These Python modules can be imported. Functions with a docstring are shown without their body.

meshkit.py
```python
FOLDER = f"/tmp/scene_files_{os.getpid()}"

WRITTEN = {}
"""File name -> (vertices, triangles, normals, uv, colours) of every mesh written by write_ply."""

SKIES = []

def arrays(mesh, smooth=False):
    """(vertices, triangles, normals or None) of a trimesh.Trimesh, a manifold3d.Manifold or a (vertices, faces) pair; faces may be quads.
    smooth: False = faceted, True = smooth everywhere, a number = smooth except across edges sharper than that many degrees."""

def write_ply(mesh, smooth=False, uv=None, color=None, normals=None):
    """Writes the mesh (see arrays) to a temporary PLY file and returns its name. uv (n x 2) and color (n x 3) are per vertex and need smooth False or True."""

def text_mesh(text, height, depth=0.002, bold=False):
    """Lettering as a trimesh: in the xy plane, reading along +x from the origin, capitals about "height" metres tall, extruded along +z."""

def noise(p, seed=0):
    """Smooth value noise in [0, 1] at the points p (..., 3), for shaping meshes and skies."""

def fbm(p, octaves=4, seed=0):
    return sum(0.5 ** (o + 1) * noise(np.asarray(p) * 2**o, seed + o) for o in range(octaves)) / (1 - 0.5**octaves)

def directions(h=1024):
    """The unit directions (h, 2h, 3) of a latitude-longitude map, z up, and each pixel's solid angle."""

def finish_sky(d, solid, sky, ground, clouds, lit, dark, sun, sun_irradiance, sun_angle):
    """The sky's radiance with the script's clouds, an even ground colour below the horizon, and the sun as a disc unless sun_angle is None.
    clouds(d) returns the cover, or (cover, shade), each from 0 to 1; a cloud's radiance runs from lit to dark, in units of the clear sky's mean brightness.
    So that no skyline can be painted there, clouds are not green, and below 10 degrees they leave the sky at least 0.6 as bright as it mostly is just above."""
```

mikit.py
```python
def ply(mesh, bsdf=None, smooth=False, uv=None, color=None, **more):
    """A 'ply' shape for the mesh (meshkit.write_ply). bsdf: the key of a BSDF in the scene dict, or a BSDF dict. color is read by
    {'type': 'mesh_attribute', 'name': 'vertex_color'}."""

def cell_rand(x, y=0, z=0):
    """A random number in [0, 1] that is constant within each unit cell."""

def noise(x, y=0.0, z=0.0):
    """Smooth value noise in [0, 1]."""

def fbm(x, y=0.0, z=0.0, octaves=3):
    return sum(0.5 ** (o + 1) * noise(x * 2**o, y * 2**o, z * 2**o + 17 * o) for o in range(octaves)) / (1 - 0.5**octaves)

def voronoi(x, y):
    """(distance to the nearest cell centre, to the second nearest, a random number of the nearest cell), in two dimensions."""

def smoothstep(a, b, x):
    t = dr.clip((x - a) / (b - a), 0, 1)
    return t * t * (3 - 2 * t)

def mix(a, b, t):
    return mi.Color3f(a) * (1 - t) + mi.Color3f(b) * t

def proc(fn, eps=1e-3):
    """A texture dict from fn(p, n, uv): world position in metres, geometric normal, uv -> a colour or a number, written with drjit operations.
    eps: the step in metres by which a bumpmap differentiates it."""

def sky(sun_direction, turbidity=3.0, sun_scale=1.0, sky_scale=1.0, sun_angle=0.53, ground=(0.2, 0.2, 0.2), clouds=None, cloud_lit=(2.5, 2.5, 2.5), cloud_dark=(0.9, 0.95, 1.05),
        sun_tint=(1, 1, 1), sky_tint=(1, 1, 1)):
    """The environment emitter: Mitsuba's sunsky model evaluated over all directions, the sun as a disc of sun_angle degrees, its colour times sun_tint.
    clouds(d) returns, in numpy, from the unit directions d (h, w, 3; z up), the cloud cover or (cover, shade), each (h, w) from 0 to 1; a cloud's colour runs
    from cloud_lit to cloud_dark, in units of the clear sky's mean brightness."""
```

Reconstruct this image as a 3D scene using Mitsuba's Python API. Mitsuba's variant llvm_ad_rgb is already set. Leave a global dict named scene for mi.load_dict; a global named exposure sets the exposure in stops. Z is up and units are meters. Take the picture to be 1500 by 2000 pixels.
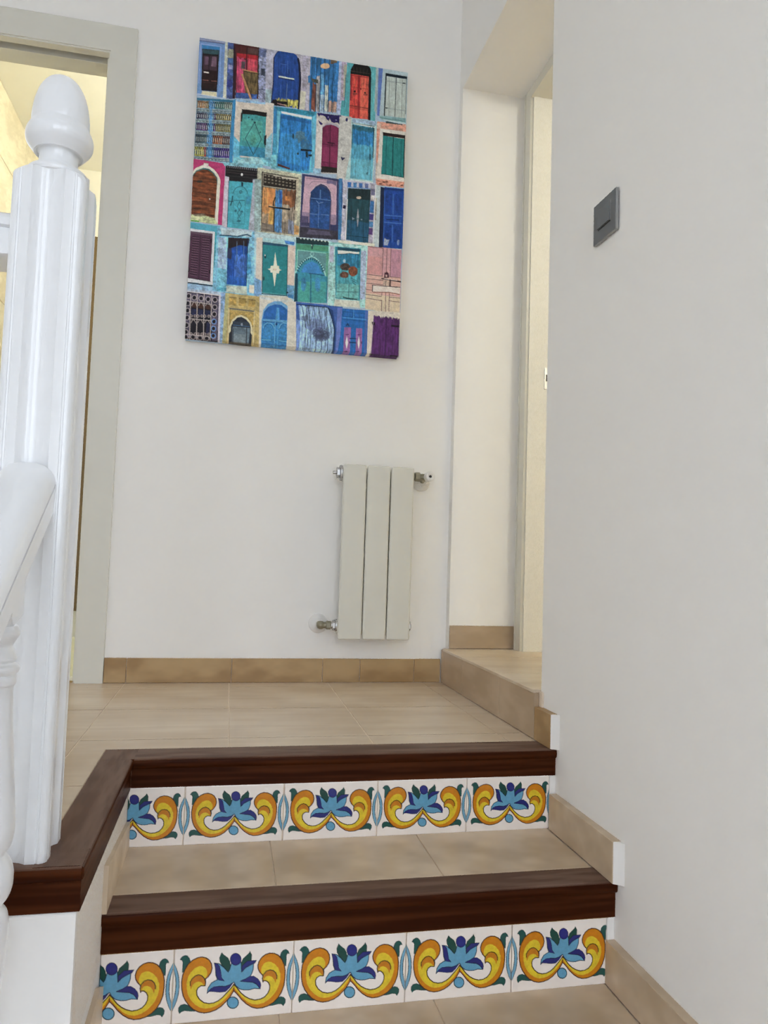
import math, random
import numpy as np, trimesh, shapely, manifold3d
from shapely.geometry import Polygon, box as sbox
import drjit as dr
import mitsuba as mi
import mikit
from mikit import ply, proc, noise, fbm, smoothstep, mix

random.seed(7); RNG = np.random.RandomState(7)
T = mi.ScalarTransform4f
scene, labels = {'type': 'scene'}, {}

# ------------------------------------------------------------------ camera, sky, exposure
CAM = np.array([-0.71245, -2.41902, 0.41254])
FWD = np.array([0.202984, 0.977252, 0.061454])
UPV = np.array([-0.043933, -0.053608, 0.997595])
scene['camera'] = {'type': 'perspective', 'fov': math.degrees(2*math.atan(750/1438.4)), 'fov_axis': 'x', 'near_clip': 0.02, 'far_clip': 100.0,
                   'to_world': T().look_at(origin=CAM.tolist(), target=(CAM+FWD).tolist(), up=UPV.tolist())}
scene['sky'] = mikit.sky((0.25, 0.75, 0.75), turbidity=4.0, sun_scale=0.0, sky_scale=1.0, ground=(0.3, 0.3, 0.3),
                         clouds=lambda d: np.full(d.shape[:2], 0.75), cloud_lit=(1.88, 1.95, 2.07), cloud_dark=(1, 1, 1), sky_tint=(0.98, 0.985, 0.985))
exposure = 4.48

# ------------------------------------------------------------------ helpers
def new_key(name, parent=None):
    k = name if parent is None else parent + '__' + name
    if k not in scene and k not in THINGS: return k
    n = 1
    while f'{k}_{n:03d}' in scene or f'{k}_{n:03d}' in THINGS: n += 1
    return f'{k}_{n:03d}'
THINGS = set()
def thing(name, label, cat, group=None):
    k = new_key(name); THINGS.add(k); labels[k] = {'label': label, 'category': cat}
    if group: labels[k]['group'] = group
    return k
def struct(name):
    THINGS.add(name); labels[name] = {'kind': 'structure'}; return name
def obj(name, mesh, mat, parent=None, smooth=False, label=None, shape=None, **kw):
    k = new_key(name, parent); THINGS.add(k)
    scene[k] = dict(shape) if shape is not None else ply(mesh, mat, smooth=smooth, **kw)
    if label: labels[k] = {'label': label}
    return k
def setting(name, mesh, mat, smooth=False):
    struct(name); scene[name] = ply(mesh, mat, smooth=smooth); return name

def box(x0, x1, y0, y1, z0, z1, ch=0.0):
    if ch <= 0:
        m = trimesh.creation.box(extents=(x1-x0, y1-y0, z1-z0)); m.apply_translation(((x0+x1)/2, (y0+y1)/2, (z0+z1)/2)); return m
    s = np.array([x1-x0, y1-y0, z1-z0])/2; c = np.array([(x0+x1)/2, (y0+y1)/2, (z0+z1)/2]); pts = []
    for sx in (-1, 1):
        for sy in (-1, 1):
            for sz in (-1, 1):
                for a in range(3):
                    q = s - ch; q[a] = s[a]; pts.append(c + q*np.array([sx, sy, sz]))
    return trimesh.convex.convex_hull(np.array(pts))
def rbox(x0, x1, y0, y1, z0, z1, r=0.004, seg=12):
    sph = manifold3d.Manifold.sphere(r, seg); pts = []
    for x in (x0+r, x1-r):
        for y in (y0+r, y1-r):
            for z in (z0+r, z1-r): pts.append(sph.translate((x, y, z)))
    return to_tm(manifold3d.Manifold.batch_hull(pts))
def to_tm(m):
    q = m.to_mesh(); return trimesh.Trimesh(q.vert_properties[:, :3], q.tri_verts, process=False)
def to_mf(m): return manifold3d.Manifold(manifold3d.Mesh(np.asarray(m.vertices, np.float32), np.asarray(m.faces, np.uint32)))
def extr(poly, h):
    return trimesh.creation.extrude_polygon(poly, h, engine='earcut')
def extr_yz(poly, x0, x1):            # polygon given in (y, z)
    m = extr(poly, x1-x0); v = m.vertices.copy(); m.vertices = np.c_[v[:, 2]+x0, v[:, 0], v[:, 1]]; return m
def extr_xz(poly, y0, y1):            # polygon given in (x, z)
    m = extr(poly, y1-y0); v = m.vertices.copy(); m.vertices = np.c_[v[:, 0], y1-v[:, 2], v[:, 1]]; return m
def lathe(prof, seg=48, at=(0, 0, 0)):
    m = trimesh.creation.revolve(np.array(prof, float), sections=seg); m.apply_translation(at); m.fix_normals(); return m
def smooth_prof(pts, n=5):
    p = np.array(pts, float); p = np.vstack([2*p[0]-p[1], p, 2*p[-1]-p[-2]]); out = []
    for i in range(1, len(p)-2):
        for t in np.linspace(0, 1, n, endpoint=False):
            a, b, c, d = p[i-1:i+3]
            out.append(0.5*((2*b)+(c-a)*t+(2*a-5*b+4*c-d)*t*t+(3*b-a-3*c+d)*t**3))
    out.append(p[-2]); out = np.array(out); out[:, 0] = np.maximum(out[:, 0], 0); return out
def cyl(p0, p1, r, seg=24, ch=0.0):
    p0, p1 = np.array(p0, float), np.array(p1, float); L = np.linalg.norm(p1-p0); c = min(ch, r*.5, L*.4)
    prof = [(0, 0), (r-c, 0), (r, c), (r, L-c), (r-c, L), (0, L)] if c > 0 else [(0, 0), (r, 0), (r, L), (0, L)]
    m = trimesh.creation.revolve(np.array(prof), sections=seg); m.apply_transform(trimesh.geometry.align_vectors([0, 0, 1], (p1-p0)/L)); m.apply_translation(p0); m.fix_normals(); return m
def cat(*ms): return trimesh.util.concatenate(list(ms))
def arc(cx, cy, r, a0, a1, n=8):
    return [(cx+r*math.cos(a), cy+r*math.sin(a)) for a in np.radians(np.linspace(a0, a1, n))]

# ------------------------------------------------------------------ materials
def two(d): return {'type': 'twosided', 'b': d}
def pr(col, rough=0.5, spec=0.5, **kw):
    c = col if isinstance(col, dict) else {'type': 'rgb', 'value': list(col)}
    return {'type': 'principled', 'base_color': c, 'roughness': rough, 'specular': spec, **kw}
def lin(h): 
    c = np.array([int(h[i:i+2], 16) for i in (0, 2, 4)])/255; return np.where(c < .04045, c/12.92, ((c+.055)/1.055)**2.4)
def plaster_h(p, n, uv): return 0.0011*fbm(p.x*9, p.y*9, p.z*9, 3) + 0.0004*noise(p.x*70, p.y*70, p.z*70)
def rough_h(p, n, uv): return 0.0022*fbm(p.x*11, p.y*11, p.z*5, 2) + 0.0001*noise(p.x*70, p.y*70, p.z*40)
def mat(k, d): scene['mat_'+k] = d; return 'mat_'+k
M = {}
WALL = (0.87, 0.860, 0.838)
M['wall'] = mat('wall', two({'type': 'bumpmap', 'arbitrary': proc(plaster_h, 2e-3), 'scale': 1.0, 'bsdf': {'type': 'diffuse', 'reflectance': {'type': 'rgb', 'value': list(WALL)}}}))
M['plaster'] = mat('plaster', two({'type': 'bumpmap', 'arbitrary': proc(rough_h, 2e-3), 'scale': 1.0, 'bsdf': {'type': 'diffuse', 'reflectance': {'type': 'rgb', 'value': [0.78, 0.765, 0.74]}}}))
M['warm'] = mat('warm', two({'type': 'diffuse', 'reflectance': {'type': 'rgb', 'value': [0.86, 0.85, 0.78]}}))
M['gloss'] = mat('gloss', two(pr((0.69, 0.70, 0.71), 0.12, 0.75)))
M['casing'] = mat('casing', two(pr((0.655, 0.645, 0.585), 0.35, 0.4)))
M['casing_dark'] = mat('casing_dark', two(pr((0.30, 0.28, 0.22), 0.6, 0.3)))
M['radiator'] = mat('radiator', two(pr((0.665, 0.655, 0.59), 0.38, 0.45)))
M['grout'] = mat('grout', two(pr((0.64, 0.54, 0.43), 0.8, 0.2)))
M['grout_dark'] = mat('grout_dark', two(pr((0.25, 0.18, 0.12), 0.8, 0.2)))
def floor_c(p, n, uv):
    s = fbm(p.x*3+3, p.y*26, p.z*20, 4); b = fbm(p.x*5, p.y*7, p.z*9+5, 4)
    c = mix((0.46, 0.355, 0.25), (0.56, 0.47, 0.365), smoothstep(0.2, 0.8, s*0.35+b*0.65))
    return mix(c, (0.42, 0.315, 0.215), 0.35*smoothstep(0.60, 0.80, s))
M['floor'] = mat('floor', two(pr(proc(floor_c), 0.30, 0.5)))
def tread_c(p, n, uv):
    b = fbm(p.x*7, p.y*9, p.z*9+5, 4); s = fbm(p.x*30, p.y*30, p.z*30, 2)
    return mix((0.44, 0.335, 0.225), (0.61, 0.495, 0.365), smoothstep(0.25, 0.75, b*0.8+s*0.2))
M['tread'] = mat('tread', two(pr(proc(tread_c), 0.38, 0.45)))
def skirt_c(p, n, uv):
    b = fbm(p.x*9+p.y*9, p.y*7, p.z*16, 4)
    return mix((0.315, 0.19, 0.08), (0.45, 0.305, 0.15), smoothstep(0.28, 0.74, b))
M['skirt'] = mat('skirt', two(pr(proc(skirt_c), 0.42, 0.4)))
def riser_c(p, n, uv):
    b = fbm(p.y*7, p.z*22, p.x*9, 4)
    return mix((0.38, 0.28, 0.185), (0.46, 0.35, 0.245), smoothstep(0.28, 0.74, b))
M['step'] = mat('step', two(pr(proc(riser_c), 0.42, 0.4)))
def wood_grain(a, b, c):
    g = fbm(a*3.0+2*noise(a*2, b*14, c*14), b*75, c*75, 3); w = noise(a*9, b*160, c*160)
    return g*0.75+w*0.25
def wood_x(p, n, uv): 
    g = wood_grain(p.x, p.y, p.z); c = mix((0.030, 0.0058, 0.0012), (0.064, 0.0165, 0.0040), smoothstep(0.3, 0.72, g))
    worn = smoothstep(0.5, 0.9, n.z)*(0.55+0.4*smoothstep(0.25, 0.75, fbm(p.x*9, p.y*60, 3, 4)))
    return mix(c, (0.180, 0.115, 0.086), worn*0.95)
def wood_y(p, n, uv):
    g = wood_grain(p.y, p.x, p.z); c = mix((0.030, 0.0058, 0.0012), (0.064, 0.0165, 0.0040), smoothstep(0.3, 0.72, g))
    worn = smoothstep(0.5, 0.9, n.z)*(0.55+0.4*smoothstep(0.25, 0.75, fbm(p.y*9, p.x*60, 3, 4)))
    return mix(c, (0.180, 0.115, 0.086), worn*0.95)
M['wood_x'] = mat('wood_x', two(pr(proc(wood_x), 0.40, 0.06)))
M['wood_y'] = mat('wood_y', two(pr(proc(wood_y), 0.40, 0.06)))
VC = {'type': 'mesh_attribute', 'name': 'vertex_color'}
M['ceramic'] = mat('ceramic', two(pr(VC, 0.16, 0.5)))
M['canvas'] = mat('canvas', two(pr(VC, 0.62, 0.3)))
M['steel'] = mat('steel', two({'type': 'roughconductor', 'material': 'none', 'alpha': 0.18, 'specular_reflectance': {'type': 'rgb', 'value': [0.62, 0.62, 0.62]}}))
M['brass'] = mat('brass', two(pr((0.27, 0.25, 0.18), 0.38, 0.6, metallic=0.5)))
M['plastic'] = mat('plastic', two(pr((0.74, 0.73, 0.71), 0.35, 0.5)))
M['grey'] = mat('grey', two(pr((0.155, 0.16, 0.16), 0.36, 0.5, metallic=0.25)))
M['grey_light'] = mat('grey_light', two(pr((0.26, 0.265, 0.26), 0.35, 0.5)))
M['dark'] = mat('dark', two(pr((0.02, 0.02, 0.02), 0.5, 0.4)))
def cab_c(p, n, uv):
    g = wood_grain(p.z, p.x, p.y); return mix((0.115, 0.075, 0.028), (0.16, 0.11, 0.045), g)
M['cabinet'] = mat('cabinet', two(pr(proc(cab_c), 0.45, 0.4)))
def marble_c(p, n, uv):
    s = fbm(p.y*9+p.z*5, p.z*26-p.y*10, p.x*3, 4); return mix((0.60, 0.54, 0.41), (0.72, 0.66, 0.52), smoothstep(0.3, 0.7, s))
M['marble'] = mat('marble', two(pr(proc(marble_c), 0.35, 0.4)))
M['bathfloor'] = mat('bathfloor', two(pr((0.60, 0.60, 0.46), 0.35, 0.4)))
M['lamp'] = mat('lamp', two(pr((0.9, 0.88, 0.8), 0.4, 0.4)))

# ------------------------------------------------------------------ flat print: polygons painted into vertex colours of the printed faces
def up(a, H, W):
    h, w = a.shape; y = np.linspace(0, h-1.001, H); x = np.linspace(0, w-1.001, W); i, j = y.astype(int), x.astype(int); fy, fx = (y-i)[:, None], (x-j)[None]
    return (a[i][:, j]*(1-fy)+a[i+1][:, j]*fy)*(1-fx)+(a[i][:, j+1]*(1-fy)+a[i+1][:, j+1]*fy)*fx
def nz(H, W, cy, cx): return up(RNG.rand(max(2, int(H/cy))+2, max(2, int(W/cx))+2)*2-1, H, W)
def paint(data, H, W, bg, sx):
    """sx: raster pixels per thousandth in x and y; returns an sRGB raster, two samples to a vertex."""
    img = np.empty((H, W, 3)); img[:] = np.array([int(bg[i:i+2], 16) for i in (0, 2, 4)])/255
    N = {'v': 0.6*nz(H, W, 40, 3)+0.5*nz(H, W, 14, 6)+0.3*nz(H, W, 5, 3), 'h': 0.6*nz(H, W, 3, 40)+0.5*nz(H, W, 6, 14)+0.3*nz(H, W, 3, 5), 'b': 0.5*nz(H, W, 4, 4)+0.5*nz(H, W, 9, 9)+0.4*nz(H, W, 22, 22), 'n': np.zeros((H, W)), 'w': nz(H, W, 60, 4)*.7+nz(H, W, 30, 2)*.5}
    for line in data.strip().split('\n'):
        kind, col, amp, nk, al, pts = line.split(' ')
        c = np.array([int(col[i:i+2], 16) for i in (0, 2, 4)])/255; P = np.array([int(v) for v in pts.split(',')], float).reshape(-1, 2)*sx
        wd = float(amp)/10*LINE_SCALE[0]*0.5 if kind == 'l' else 0
        x0, y0 = np.floor(P.min(0)-wd-1).astype(int); x1, y1 = np.ceil(P.max(0)+wd+1).astype(int)
        x0, y0, x1, y1 = max(x0, 0), max(y0, 0), min(x1, W), min(y1, H)
        if x1 <= x0 or y1 <= y0: continue
        X, Y = np.meshgrid(np.arange(x0, x1)+.5, np.arange(y0, y1)+.5)
        if kind == 'p':
            if nk in 'bv' and float(amp) >= 24:      # peeling, uneven edges
                ex, ey = (2.2, 2.2) if nk == 'b' else (.8, 11.0); X = X+ex*N['b'][y0:y1, x0:x1]; Y = Y+ey*N['w' if nk == 'v' else 'b'][y0:y1, x0:x1]
            m = np.zeros(X.shape, bool)
            for (ax, ay), (bx, by) in zip(P, np.roll(P, -1, 0)):
                if ay == by: continue
                m ^= ((ay > Y) != (by > Y)) & (X < (bx-ax)*(Y-ay)/(by-ay)+ax)
            m = m.astype(float); amp = float(amp)
        else:
            d = np.full(X.shape, 1e9)
            for (ax, ay), (bx, by) in zip(P[:-1], P[1:]):
                L = (bx-ax)**2+(by-ay)**2+1e-9; t = np.clip(((X-ax)*(bx-ax)+(Y-ay)*(by-ay))/L, 0, 1); d = np.minimum(d, np.hypot(X-ax-t*(bx-ax), Y-ay-t*(by-ay)))
            m = np.clip(wd+0.5-d, 0, 1); amp = 0
        m *= float(al)/100
        if kind == 'p' and nk == 'b' and amp >= 40 and float(al) < 100:      # blotchy stain with a broken edge
            q = np.hypot((X-P[:, 0].mean())/max(np.ptp(P[:, 0])/2, 1), (Y-P[:, 1].mean())/max(np.ptp(P[:, 1])/2, 1)); m *= np.clip(1.5-q*1.1+1.1*N['b'][y0:y1, x0:x1], 0, 1)*1.25
            m = np.clip(m, 0, 1)
        src = np.clip(c[None, None]*(1+amp/100*N[nk][y0:y1, x0:x1, None]*(.95 if nk == 'b' else 1.3)), 0, 1)
        img[y0:y1, x0:x1] = img[y0:y1, x0:x1]*(1-m[..., None])+src*m[..., None]
    return img
LINE_SCALE = [1.0]
def to_lin(a): return np.where(a < .04045, a/12.92, ((a+.055)/1.055)**2.4)
def grid_faces(nr, nc):
    i, j = np.meshgrid(np.arange(nr-1), np.arange(nc-1), indexing='ij'); a = i*nc+j
    return np.stack([np.stack([a, a+nc, a+nc+1], -1), np.stack([a, a+nc+1, a+1], -1)], 2).reshape(-1, 3)

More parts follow.
